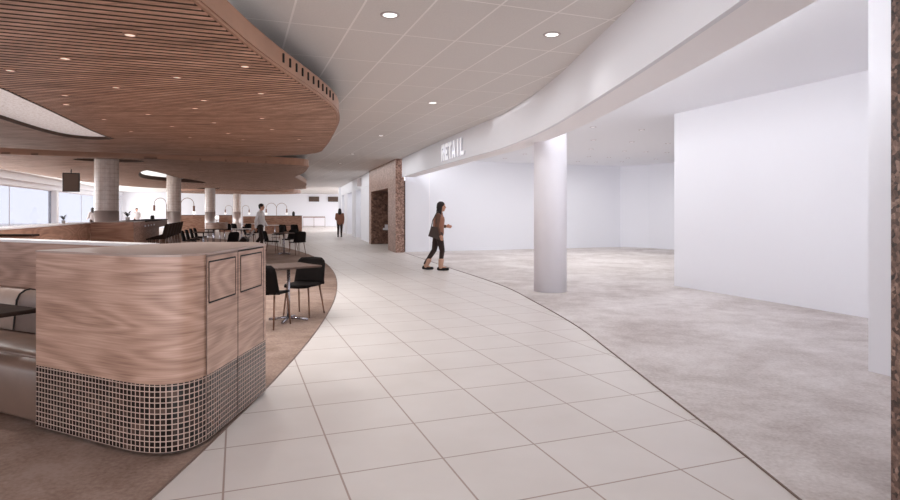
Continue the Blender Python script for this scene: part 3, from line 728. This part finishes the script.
# group right of the man
p = at(284, 20.0); tbl = make_table('cafe_table', 'cafe table with two chairs right of the man with trolley', (p.x, p.y, 0), GA, 0.7, group='cafe tables further back')
chair_at(297, 19.7, (-0.72, 0.69), 'black chair with its back turned at the carpet edge, right of the man')
chair_at(271.5, 20.2, (1, 0.1), 'black chair seen from the side facing right, beside the man')
def table_at(px, Y, label, top=None, size=0.7):
    p = at(px, Y)
    if top: return make_table('cafe_table', label, (p.x, p.y, 0), GA, size, top, group='cafe tables further back')
    return dup(tbl, (p.x, p.y, 0), GA, label, 'cafe tables further back')
chair_at(284.6, 31, (0.3, 1), 'left of two dark chairs side by side behind the right-hand cafe table')
chair_at(296.3, 31.3, (0.25, 1), 'right of two dark chairs side by side behind the right-hand cafe table')
chair_at(289.5, 21.9, (-0.45, -0.9), 'dark chair facing the viewer on the far side of the right-hand cafe table')
table_at(275, 32.5, 'white topped cafe table right behind the man', 'white_top', 1.0)
table_at(291, 32.6, 'cafe table in front of the right-hand oak partition')
chair_at(278, 26.6, (-1, 0.2), 'dark chair between the man and the right-hand cafe table')
chair_at(249.5, 26.5, (1, 0.3), 'black chair directly behind the man, left one')
chair_at(254.5, 28.8, (-1, 0.3), 'black chair directly behind the man, right one')
table_at(241.5, 25.2, 'white topped cafe table left of the man', 'white_top', 0.8)
# row at the left: black chairs facing a table
for k, (px, Y) in enumerate(((189.5, 20.6), (193.5, 21.7), (197.5, 22.9), (201, 24.0))):
    chair_at(px, Y, (0.95, 0.3), 'black chair right of the bar stools, %s of a row of four' % ('first', 'second', 'third', 'last')[k])
table_at(203.5, 20.9, 'cafe table in front of the row of four black chairs')
table_at(214, 24.5, 'cafe table behind the row of four black chairs')
chair_at(229.5, 19.3, (-0.88, 0.48), 'black chair facing left in front of the round oak drum')
chair_at(236.5, 34, (0.5, 1), 'dark chair left of the white topped table at the back')
chair_at(227, 33.6, (-0.3, 1), 'dark chair in front of the short oak partition')
table_at(231.5, 35.2, 'white topped cafe table in front of the fourth tiled column', 'white_top', 0.9)
chair_at(246, 33.5, (-0.8, 0.6), 'dark chair right of the fourth tiled column')
table_at(250, 36.2, 'white topped table before the partition with the white ledge', 'white_top', 0.9)
# bar stools
st0 = None
for k in range(6):
    p = G(-1.93, 16.5 + 0.8 * k); lab = 'dark brown bar stool at the oak bar, %s of six' % ('nearest', 'second', 'third', 'fourth', 'fifth', 'farthest')[k]
    if st0 is None: st0 = make_chair('bar_stool', lab, 'stool', (p.x, p.y, 0), face((-CT, -ST)), 0.79, 1.15, 'darkbrown', 'leg_wood', 'bar stools at the oak bar', True)
    else: dup(st0, (p.x, p.y, 0), face((-CT, -ST)), lab, 'bar stools at the oak bar')
# round oak drum with globe lamp
dr = at(216.5, 25.8); d_ = thing('round_counter', 'round oak drum table below the globe lamp in front of the third column', 'table', dr)
pts = [(dr.x + 0.46 * math.cos(2 * PI * k / 32), dr.y + 0.46 * math.sin(2 * PI * k / 32)) for k in range(33)]
mb = MB().wallstrip(pts, 0.70, 0.97); mb.smooth = [True] * len(mb.smooth); mb.build('oak_band', 'oak', d_)
MB().lathe([(0.455, 0.69), (0.47, 0.7), (0.455, 0.72)], dr, 32).build('underside', 'oak_far', d_); MB().lathe([(0.47, 0.97), (0.47, 0.985), (0.46, 0.99)], dr, 32).build('top', 'worktop', d_)
for k in range(4):
    a = PI / 4 + k * PI / 2; MB().tube([dr + Vector((0.36 * math.cos(a), 0.36 * math.sin(a), 0.7)), dr + Vector((0.4 * math.cos(a), 0.4 * math.sin(a), 0))], 0.02, 8).build('leg', 'chrome', d_)
gl = thing('globe_lamp', 'white globe lamp on the round oak drum', 'lamp', dr + Vector((0.02, 0, 0.99)))
MB().lathe([(0.06, 0), (0.06, 0.012), (0.012, 0.02), (0.012, 0.15)], (0, 0, 0), 14).build('stem', 'bronze', gl, world=False); MB().ball((0, 0, 0.23), 0.09).build('globe', 'bulb', gl, world=False)

# arc lamps
def arc_lamp(px, Y, span, z_top, label, base=0.0, arms=((1, 1.0),), post=True):
    p = at(px, Y); t = thing('arc_lamp', label, 'lamp', (p.x, p.y, base), group='arched lamps over the dining tables')
    MB().lathe([(0.12, base), (0.12, base + 0.02), (0.03, base + 0.03)], (p.x, p.y, 0), 16).tube([(p.x, p.y, base + 0.02), (p.x, p.y, z_top - span / 2)], 0.016, 8).build('post', 'bronze', t)
    for sgn_, k in arms:
        r = span / 2 * k; pts = []
        for i in range(15):
            a = PI - PI * i / 14; pts.append(p + Vector((sgn_ * (r + r * math.cos(a)), 0, z_top - span / 2 + r * math.sin(a))))
        pts.append(pts[-1] - Vector((0, 0, 0.06)))
        e = pts[-1]
        MB().tube(pts, 0.013, 8).build('arch', 'bronze', t)
        MB().lathe([(0.035, -0.24), (0.045, -0.235), (0.045, 0.0), (0.015, 0.015)], e, 14).build('shade', 'copper', t)
        MB().ball(e - Vector((0, 0, 0.30)), 0.07, 12, 8).build('bulb', 'bulb', t)
arc_lamp(166.4, 25.6, 0.54, 2.08, 'arched lamp reaching left beside the second tiled column', arms=((-1, 1.0),))
arc_lamp(180.8, 25.6, 0.58, 2.08, 'arched lamp reaching right beside the second tiled column')
arc_lamp(232.2, 46.0, 0.55, 2.0, 'arched lamp reaching left beside the fourth tiled column', arms=((-1, 1.0),))
arc_lamp(242.2, 46.0, 0.55, 2.0, 'arched lamp reaching right beside the fourth tiled column')
arc_lamp(276.5, 38.3, 0.68, 2.06, 'two-armed arched lamp standing by the right-hand oak partition', arms=((-1, 1.0), (1, 1.0)))

# small things on the counters
def pot(p, label, s=1.0):
    t = thing('potted_plant', label, 'plant', p, group='small potted plants on the ledges')
    MB().lathe([(0.045 * s, 0), (0.06 * s, 0.1 * s), (0.052 * s, 0.1 * s)], (0, 0, 0), 12).build('pot', 'pot', t, world=False)
    mb = MB()
    for k in range(11):
        a = k * 2.4; L = (0.14 + 0.05 * (k % 3)) * s; z = 0.1 * s
        d = Vector((math.cos(a), math.sin(a), 0)); n = Vector((-d.y, d.x, 0)) * 0.022 * s; b = Vector((0, 0, z))
        m_ = b + d * L * 0.45 + Vector((0, 0, L * 0.6)); e = b + d * L + Vector((0, 0, L * (0.5 + 0.3 * (k % 2))))
        mb.add([b, m_ + n, e, m_ - n], [(0, 1, 2, 3)])
    mb.build('leaves', 'leaf', t, world=False)
pot(G(-3.15, 13.1, 1.23), 'small plant on the white ledge of the second partition', 0.6)
pot(G(-2.5, 15.95, 1.235), 'small dark plant on the end block right of the first column', 0.9)
for k, (v, lab) in enumerate(((21.0, 'left black jar on the bar counter'), (21.36, 'right black jar on the bar counter'))):
    p = G(-2.6, v, 1.225); t = thing('jar', lab, 'jar', p, group='black jars on the bar')
    MB().lathe([(0.035, 0), (0.042, 0.02), (0.042, 0.08), (0.03, 0.1)], (0, 0, 0), 14).build('body', 'frame_black', t, world=False); MB().lathe([(0.033, 0.1), (0.033, 0.115), (0.012, 0.12)], (0, 0, 0), 14).build('lid', 'darkbrown', t, world=False)
pb = at(293.5, 39.9, 1.23); t = thing('jar', 'small black jar on the right-hand oak partition', 'jar', pb)
MB().lathe([(0.08, 0), (0.1, 0.04), (0.1, 0.2), (0.06, 0.24)], (0, 0, 0), 14).build('body', 'frame_black', t, world=False)
MB().lathe([(0.065, 0.24), (0.065, 0.27), (0.02, 0.285)], (0, 0, 0), 14).build('lid', 'darkbrown', t, world=False)

# screens
def screen(name, label, c, w_, h_, a, hang=None, group=None):
    t = thing(name, label, 'screen', c, a, group)
    MB().box((0, 0, 0), (w_, 0.06, h_), 0, 0.008).build('housing', 'frame_black', t, world=False)
    MB().box((0, -0.031, 0), (w_ - 0.07, 0.006, h_ - 0.07)).build('display', 'screen', t, world=False)
    if hang: MB().tube([(0, 0, h_ / 2), (0, 0, hang)], 0.018, 8).build('hanger', 'frame_black', t, world=False)
    return t
c = at(71.2, 19.6, 2.46); screen('hanging_screen', 'dark screen hanging from the second timber cloud at the left', c, 0.50, 0.64, 0.42, 2.95 - 2.46)
for px, lab in ((314, 'left of the two dark screens on the far end wall'), (333, 'right of the two dark screens on the far end wall')):
    k = (px - 450) / F; u_ = None
    Y = wall_end_v / (CT - ST * k) - 0.05; screen('wall_screen', lab, at(px, Y - 0.02, 2.83), 1.05, 0.52, GA, group='screens on the end wall')
# barrier rail before the end wall
Yb = 56.0; t = thing('barrier_rail', 'white barrier with brown top rail before the far end wall', 'barrier', at(314, Yb))
a, b = at(303, Yb), at(325, Yb)
MB().box((a + b) / 2 + Vector((0, 0, 1.0)), ((b - a).length, 0.1, 0.09)).build('top_rail', 'copper', t); MB().box((a + b) / 2 + Vector((0, 0, 0.12)), ((b - a).length, 0.06, 0.06)).build('bottom_rail', 'ring', t)
MB().box((a + b) / 2 + Vector((0, 0, 0.55)), ((b - a).length - 0.1, 0.02, 0.78)).build('panel', 'white_gloss', t)
for k in range(3): MB().tube([a.lerp(b, k / 2), a.lerp(b, k / 2) + Vector((0, 0, 0.98))], 0.035, 8).build('post', 'ring', t)

# ------------------------------------------------------------------ people
def segs(mb, p0, r0, p1, r1):
    p0, p1 = Vector(p0), Vector(p1); n = max(2, int((p1 - p0).length / 0.02) + 1)
    mb.tube([p0.lerp(p1, k / n) for k in range(n + 1)], [r0 + (r1 - r0) * k / n for k in range(n + 1)], 12); mb.ball(p0, r0 * 0.995, 12, 8); mb.ball(p1, r1 * 0.995, 12, 8)
def limb(mb, pts):
    for (a, ra), (b, rb) in zip(pts, pts[1:]): segs(mb, a, ra, b, rb)
def remesh(mb, name, mat, parent, vox):
    o = mb.build(name, mat, parent, world=False)
    m_ = o.modifiers.new('r', 'REMESH'); m_.mode = 'VOXEL'; m_.voxel_size = vox; m_.use_smooth_shade = True
    s_ = o.modifiers.new('s', 'SMOOTH'); s_.factor = 0.5; s_.iterations = 2
    bpy.context.view_layer.update()
    dg = bpy.context.evaluated_depsgraph_get(); me = bpy.data.meshes.new_from_object(o.evaluated_get(dg)); me.name = name
    o.modifiers.clear(); old = o.data; o.data = me; bpy.data.meshes.remove(old)
    if not me.materials: me.materials.append(M[mat])
    return o
def hand(mb, w_, e, side, curl=0.6):                     # palm, four fingers and a thumb beyond the wrist
    w_, e = Vector(w_), Vector(e); d = (w_ - e).normalized(); s_ = Vector((0, 1, 0)); f_ = d.cross(s_).normalized()
    # spread fingers along f_ (front-back), palm thickness along s_
    segs(mb, w_, 0.024, w_ + d * 0.05, 0.030)
    for k in range(-1, 2): segs(mb, w_ + d * 0.02 + f_ * 0.016 * k, 0.016, w_ + d * 0.085 + f_ * 0.02 * k, 0.014)
    for k, L in enumerate((0.07, 0.08, 0.075, 0.06)):
        b = w_ + d * 0.085 + f_ * (0.03 - 0.02 * k); m_ = b + d * L * 0.55 - s_ * side * 0.008; t_ = m_ + d * L * 0.35 - s_ * side * L * curl * 0.6
        segs(mb, b, 0.0085, m_, 0.008); segs(mb, m_, 0.008, t_, 0.007)
    b = w_ + d * 0.03 + f_ * 0.028; segs(mb, b, 0.011, b + f_ * 0.025 + d * 0.03, 0.0095); segs(mb, b + f_ * 0.025 + d * 0.03, 0.0095, b + f_ * 0.022 + d * 0.06 - s_ * side * 0.01, 0.008)
def head(mb, h, s=1.0):                                  # faces +X
    h = Vector(h)
    mb.ball(h + Vector((-0.005, 0, 0.03)), (0.095 * s, 0.075 * s, 0.088 * s), 16, 12); mb.ball(h + Vector((0.02, 0, -0.03)), (0.070 * s, 0.058 * s, 0.085 * s), 16, 12)
    segs(mb, h + Vector((0.088, 0, 0.01)), 0.008, h + Vector((0.104, 0, -0.025)), 0.013)
    mb.ball(h + Vector((0.055, 0, -0.098)), (0.025, 0.024, 0.018), 10, 8)
    for sy in (-1, 1): mb.ball(h + Vector((-0.005, sy * 0.076, -0.008)), (0.02, 0.009, 0.03), 8, 8)
    mb.ball(h + Vector((0.085, 0, -0.062)), (0.012, 0.024, 0.008), 8, 6)
def eyes(h, t):
    h = Vector(h)
    for sy in (-1, 1): MB().ball(h + Vector((0.083, sy * 0.031, 0.006)), 0.010, 8, 6).build('eye', 'eye', t, world=False)
def person(label, loc, yaw, J, top, legs, feet, hair, jacket_hem=0.80, vox=0.008, hands=True, hood=None, sleeve=1.0, sleeves=None):
    t = thing('person', label, 'person', loc, yaw)
    hd = Vector(J['head']); nk = Vector(J['neck']); ch_ = Vector(J['chest']); pv = Vector(J['pelvis'])
    b = MB(); head(b, hd); segs(b, hd + Vector((-0.01, 0, -0.06)), 0.052, nk, 0.056)
    limb(b, [(nk, 0.06), (ch_, 0.115), (ch_.lerp(pv, 0.55), 0.105), (pv, 0.125)])
    for s_ in ('l', 'r'):
        sy = 1 if s_ == 'l' else -1
        sh, el, wr = (Vector(J[k + s_]) for k in ('sh_', 'el_', 'wr_')); hp_, kn, an, to = (Vector(J[k + s_]) for k in ('hp_', 'kn_', 'an_', 'to_'))
        limb(b, [(nk - Vector((0, 0, 0.05)), 0.05), (sh, 0.052), (el, 0.038), (wr, 0.025)])
        if hands: hand(b, wr, el, sy)
        else: segs(b, wr, 0.026, wr + (wr - el).normalized() * 0.12, 0.022)
        limb(b, [(pv, 0.11), (hp_, 0.088), (kn, 0.054), (an, 0.036)]); segs(b, an, 0.036, to, 0.03)
    remesh(b, 'body', 'skin', t, vox)
    if vox < 0.01: eyes(hd, t)
    j = MB(); hem = pv.copy(); hem.z = jacket_hem
    limb(j, [(nk - Vector((0, 0, 0.03)), 0.075), (ch_, 0.145), (ch_.lerp(pv, 0.55), 0.14), (Vector((pv.x, pv.y, jacket_hem + 0.13)), 0.155)])
    for sy in (-1, 1): limb(j, [(ch_ + Vector((0, sy * 0.07, 0)), 0.13), (Vector((pv.x, pv.y + sy * 0.05, jacket_hem + 0.13)), 0.13)])
    for s_ in ('l', 'r'):
        sh, el, wr = (Vector(J[k + s_]) for k in ('sh_', 'el_', 'wr_'))
        a_ = j if not sleeves else MB()
        limb(a_, [((ch_ + Vector((0, 0, 0.06))).lerp(sh, 0.7 if sleeves else 0.0), 0.075 if sleeves else 0.09), (sh, 0.070), (el, 0.056), (el.lerp(wr, 0.92 * sleeve), 0.042)])
        if sleeves: remesh(a_, 'sleeve', sleeves, t, max(vox, 0.01))
    remesh(j, top[0], top[1], t, max(vox, 0.01))
    l = MB()
    for s_ in ('l', 'r'):
        hp_, kn, an = (Vector(J[k + s_]) for k in ('hp_', 'kn_', 'an_'))
        limb(l, [(pv, 0.13), (hp_, 0.102), (kn, 0.066), (an + Vector((0, 0, 0.06)), 0.05)])
    remesh(l, 'trousers', legs, t, max(vox, 0.01))
    for s_ in ('l', 'r'):
        an, to = Vector(J['an_' + s_]), Vector(J['to_' + s_]); d = (to - an); d.z = 0; d.normalize()
        f = MB(); hl = an - d * 0.05; hl.z = 0.045 + max(0, an.z - 0.09)
        segs(f, hl, 0.044, (hl.lerp(to, 0.6)), 0.046); segs(f, hl.lerp(to, 0.6), 0.046, Vector((to.x, to.y, max(0.04, to.z))), 0.036); segs(f, an, 0.046, hl, 0.044)
        f.v = [Vector((v.x, v.y, max(v.z, 0.002 if an.z < 0.14 else v.z))) for v in f.v]
        so_ = remesh(f, 'shoe', 'shoe', t, 0.009)
        if feet: 
            c_ = MB(); segs(c_, an + Vector((0, 0, -0.01)), 0.058, an + (Vector(J['kn_' + s_]) - an).normalized() * 0.17, 0.070); remesh(c_, 'boot_cuff', feet, t, 0.01)
    h = MB()
    h.ball(hd + Vector((-0.02, 0, 0.045)), (0.103, 0.088, 0.090), 16, 12)
    if hair == 'long':
        h.ball(hd + Vector((-0.07, 0, -0.02)), (0.06, 0.088, 0.12), 14, 10); h.ball(hd + Vector((-0.085, 0, -0.14)), (0.05, 0.085, 0.13), 14, 10)
        for sy in (-1, 1): segs(h, hd + Vector((-0.01, sy * 0.075, 0.0)), 0.028, hd + Vector((-0.03, sy * 0.085, -0.2)), 0.026)
    else: h.ball(hd + Vector((-0.055, 0, 0.0)), (0.055, 0.078, 0.085), 14, 10)
    remesh(h, 'hair', 'hair', t, max(vox, 0.01))
    return t
# woman crossing the tiles towards the shop
JW = dict(head=(0.055, 0, 1.585), neck=(0.02, 0, 1.43), chest=(0.0, 0, 1.26), pelvis=(-0.01, 0, 0.93),
          sh_l=(-0.01, 0.17, 1.36), el_l=(-0.02, 0.22, 1.10), wr_l=(0.15, 0.16, 1.06), sh_r=(0.0, -0.17, 1.36), el_r=(-0.03, -0.22, 1.10), wr_r=(0.05, -0.21, 0.89),
          hp_r=(0.02, -0.09, 0.90), kn_r=(0.10, -0.09, 0.50), an_r=(0.06, -0.09, 0.09), to_r=(0.24, -0.10, 0.04),
          hp_l=(-0.03, 0.09, 0.90), kn_l=(-0.10, 0.09, 0.50), an_l=(-0.32, 0.09, 0.10), to_l=(-0.15, 0.10, 0.035))
JW['wr_l'] = (0.19, 0.15, 1.09); JW['head'] = (0.085, 0, 1.585); JW['neck'] = (0.045, 0, 1.43); JW['chest'] = (0.02, 0, 1.26)
wp = P(438.2, 270.2)
wm = person('woman in tan jacket and dark leggings walking right with shoulder bag by the carpet', wp, 0.0, JW, ('jacket', 'tan'), 'trousers', 'boot', 'long', 0.80, sleeves='sleeve')
bg = thing('shoulder_bag', 'dark grey shoulder bag hanging behind the walking woman in tan', 'bag', wp)
mb = MB(); mb.add([(-0.34, -0.18, 0.86), (-0.05, -0.22, 0.76), (-0.05, -0.31, 0.76), (-0.34, -0.26, 0.86), (-0.27, -0.19, 1.10), (-0.11, -0.22, 1.08), (-0.11, -0.28, 1.08), (-0.27, -0.24, 1.10)],
                 [(3, 2, 1, 0), (4, 5, 6, 7), (0, 1, 5, 4), (1, 2, 6, 5), (2, 3, 7, 6), (3, 0, 4, 7)]); mb.v = [v + Vector((0.10, 0, 0)) for v in mb.v]; mb.build('bag_body', 'bag', bg, world=False)
MB().tube([(-0.16, -0.215, 1.09), (-0.13, -0.24, 1.25), (-0.04, -0.25, 1.42), (-0.02, -0.17, 1.465), (0.01, -0.13, 1.45), (-0.04, -0.255, 1.25), (-0.04, -0.255, 1.07)], 0.011, 8).build('strap', 'bag', bg, world=False)
# distant person walking away
JF = dict(head=(0.0, 0, 1.55), neck=(0, 0, 1.41), chest=(0.0, 0, 1.25), pelvis=(0, 0, 0.92), sh_l=(0, 0.18, 1.34), el_l=(-0.02, 0.23, 1.08), wr_l=(0.14, 0.2, 1.0), sh_r=(0, -0.18, 1.34), el_r=(-0.03, -0.22, 1.07), wr_r=(0.02, -0.21, 0.84),
          hp_r=(0, -0.09, 0.9), kn_r=(0.05, -0.09, 0.5), an_r=(0.0, -0.09, 0.09), to_r=(0.16, -0.10, 0.04), hp_l=(0, 0.09, 0.9), kn_l=(0.02, 0.09, 0.5), an_l=(-0.12, 0.09, 0.1), to_l=(0.04, 0.1, 0.035))
fpn = at(339.8, 34.0); person('person in brown coat walking away along the far concourse', fpn, PI / 2 + 0.1, JF, ('coat', 'parka'), 'trousers', None, 'long', 0.72, 0.012)
# man pulling a trolley case
JM = dict(head=(0.04, 0, 1.64), neck=(0.01, 0, 1.49), chest=(0.0, 0, 1.30), pelvis=(0.0, 0, 0.97), sh_l=(-0.01, 0.19, 1.41), el_l=(0.04, 0.24, 1.13), wr_l=(0.17, 0.22, 0.94), sh_r=(-0.01, -0.19, 1.41), el_r=(-0.09, -0.24, 1.13), wr_r=(-0.10, -0.23, 0.88),
          hp_r=(0.02, -0.095, 0.94), kn_r=(0.09, -0.095, 0.53), an_r=(0.05, -0.095, 0.1), to_r=(0.23, -0.10, 0.05), hp_l=(-0.02, 0.095, 0.94), kn_l=(-0.03, 0.095, 0.52), an_l=(-0.28, 0.095, 0.12), to_l=(-0.1, 0.10, 0.04))
mp = at(260.6, 21.4); person('man in white shirt and dark trousers walking right, pulling a trolley case', mp, 0.0, JM, ('shirt', 'shirt'), 'trousers', None, 'short', 0.90)
tc_ = thing('trolley_case', 'dark trolley case with twin metal handle rods behind the man in white', 'suitcase', mp)
R_ = Matrix.Rotation(math.radians(-38), 4, 'Y')
mb = MB().box((0, 0, 0.30), (0.22, 0.38, 0.52), 0, 0.03); off_ = Vector((-0.78, -0.27, 0.07)); xf = lambda v: (Matrix.Rotation(math.radians(38), 4, 'Y') @ Vector(v)) + off_
mb.v = [xf(v) for v in mb.v]; mb.build('case', 'suitcase', tc_, world=False)
for sy in (-0.07, 0.07): MB().tube([xf((0.06, sy, 0.5)), xf((0.06, sy, 0.98))], 0.018, 8).build('handle_rod', 'ring', tc_, world=False)
MB().tube([xf((0.06, -0.08, 0.985)), xf((0.06, 0.08, 0.985))], 0.014, 8).build('grip', 'frame_black', tc_, world=False)
for sy in (-0.15, 0.15):
    w_ = MB().lathe([(0.03, -0.012), (0.035, -0.006), (0.035, 0.006), (0.03, 0.012)], (0, 0, 0), 14); w_.v = [Vector((v.x, v.z, v.y)) + Vector((off_.x + 0.03, off_.y + sy, 0.037)) for v in w_.v]; w_.build('wheel', 'frame_black', tc_, world=False)
# two people behind the counters, seen from the shoulders up
JS = dict(JM); JS.update(kn_r=(0.0, -0.1, 0.52), an_r=(0, -0.1, 0.1), to_r=(0.17, -0.1, 0.05), kn_l=(0, 0.1, 0.52), an_l=(0, 0.1, 0.1), to_l=(0.17, 0.1, 0.05), wr_l=(0.2, 0.22, 1.05), wr_r=(0.2, -0.22, 1.05))
a_ = at(136.6, 41.0); person('dark haired person in white behind the bar, left of the second column', a_, -0.8, JS, ('shirt', 'shirt'), 'trousers', None, 'short', 0.85, 0.014, False)
a_ = at(92.6, 37.5); person('dark haired person in grey behind the partition, left of the first column', a_, 2.6, JS, ('jumper', 'greyknit'), 'trousers', None, 'long', 0.85, 0.014, False)

# ------------------------------------------------------------------ light
def area(name, loc, sx, sy, rz, power, tilt=0.0, c=(0.985, 0.985, 1.0)):
    L = bpy.data.lights.new(name, 'AREA'); L.shape = 'RECTANGLE'; L.size = sx; L.size_y = sy; L.energy = power; L.color = c
    o = bpy.data.objects.new(name, L); col.objects.link(o); o.location = loc; o.rotation_euler = (0, tilt, rz); return o
area('shop_fill', G(5.6, 7.9, CZ - 0.03), 2.2, 6.0, GA, 22)  # unseen fill lamps added over the shop, without fixtures
area('shop_fill', (4.4, 17.0, CZ - 0.03), 6.0, 8.0, GA, 122)
area('mall_fill', (0.0, 3.0, CZ - 0.03), 2.4, 7.0, 0, 35)  # unseen fill lamps added along the mall to lift its brightness
area('mall_fill', (-0.6, 11.0, CZ - 0.03), 1.8, 8.0, 0.25, 40)
area('mall_fill', (-4.2, 24.0, CZ - 0.03), 2.2, 14.0, 0.29, 92)
area('mall_fill', (-9.5, 47.0, CZ - 0.03), 4.0, 24.0, 0.3, 230)
p_ = G(-8.2, 36); area('aisle_fill', (p_.x, p_.y, CZ - 0.03), 1.4, 44.0, GA, 260)  # unseen fill added over the aisle to brighten the window piers
area('window_daylight', G(UW + 0.3, 38, 1.6), 2.3, 44.0, GA, 1500, -PI / 2)  # unseen lamp added inside the glass to strengthen the window light
q_ = (far_line[0] + dF * 8 + nF * 0.9); area('far_shop_fill', (q_.x, q_.y, 2.66), 1.0, 15.0, math.atan2(nF.y, nF.x), 70)  # unseen fill added inside the far shops to brighten them
for x, y, sx, sy, pw in ((-3.6, 6.0, 2.2, 9.0, 42), (-9.6, 17.6, 3.5, 1.6, 40), (-14.2, 25.5, 2.4, 13, 150), (-9.6, 28.0, 2.4, 12, 160)): area('cloud_top_fill', (x, y, CB + 0.23), sx, sy, GA, pw, PI)  # unseen fills added above the clouds to brighten the ceiling there
for k in range(25, len(fin) - 4, 5):                    # unseen fill strip added behind the soffit, brightening the shop ceiling
    a, b = fin[k], fin[k + 4]; d = (b - a).normalized(); n = Vector((d.y, -d.x, 0)); m_ = (a + b) / 2 + n * 0.06
    area('soffit_fill', (m_.x, m_.y, 3.05), 0.12, (b - a).length, math.atan2(n.y, n.x), 7.5 * (b - a).length, -PI / 2 - 0.35)
wd = bpy.data.worlds.new('daylight'); scn.world = wd; wd.use_nodes = True
bgn = wd.node_tree.nodes['Background']; bgn.inputs[0].default_value = lin((246, 247, 255)); bgn.inputs[1].default_value = 4.0
scn.view_settings.view_transform = 'Standard'; scn.view_settings.look = 'None'; scn.view_settings.gamma = 1.0; scn.view_settings.use_curve_mapping = False
scn.view_settings.exposure = 0.24
scn.cycles.max_bounces = 14; scn.cycles.diffuse_bounces = 10; scn.cycles.caustics_reflective = False; scn.cycles.sample_clamp_indirect = 6
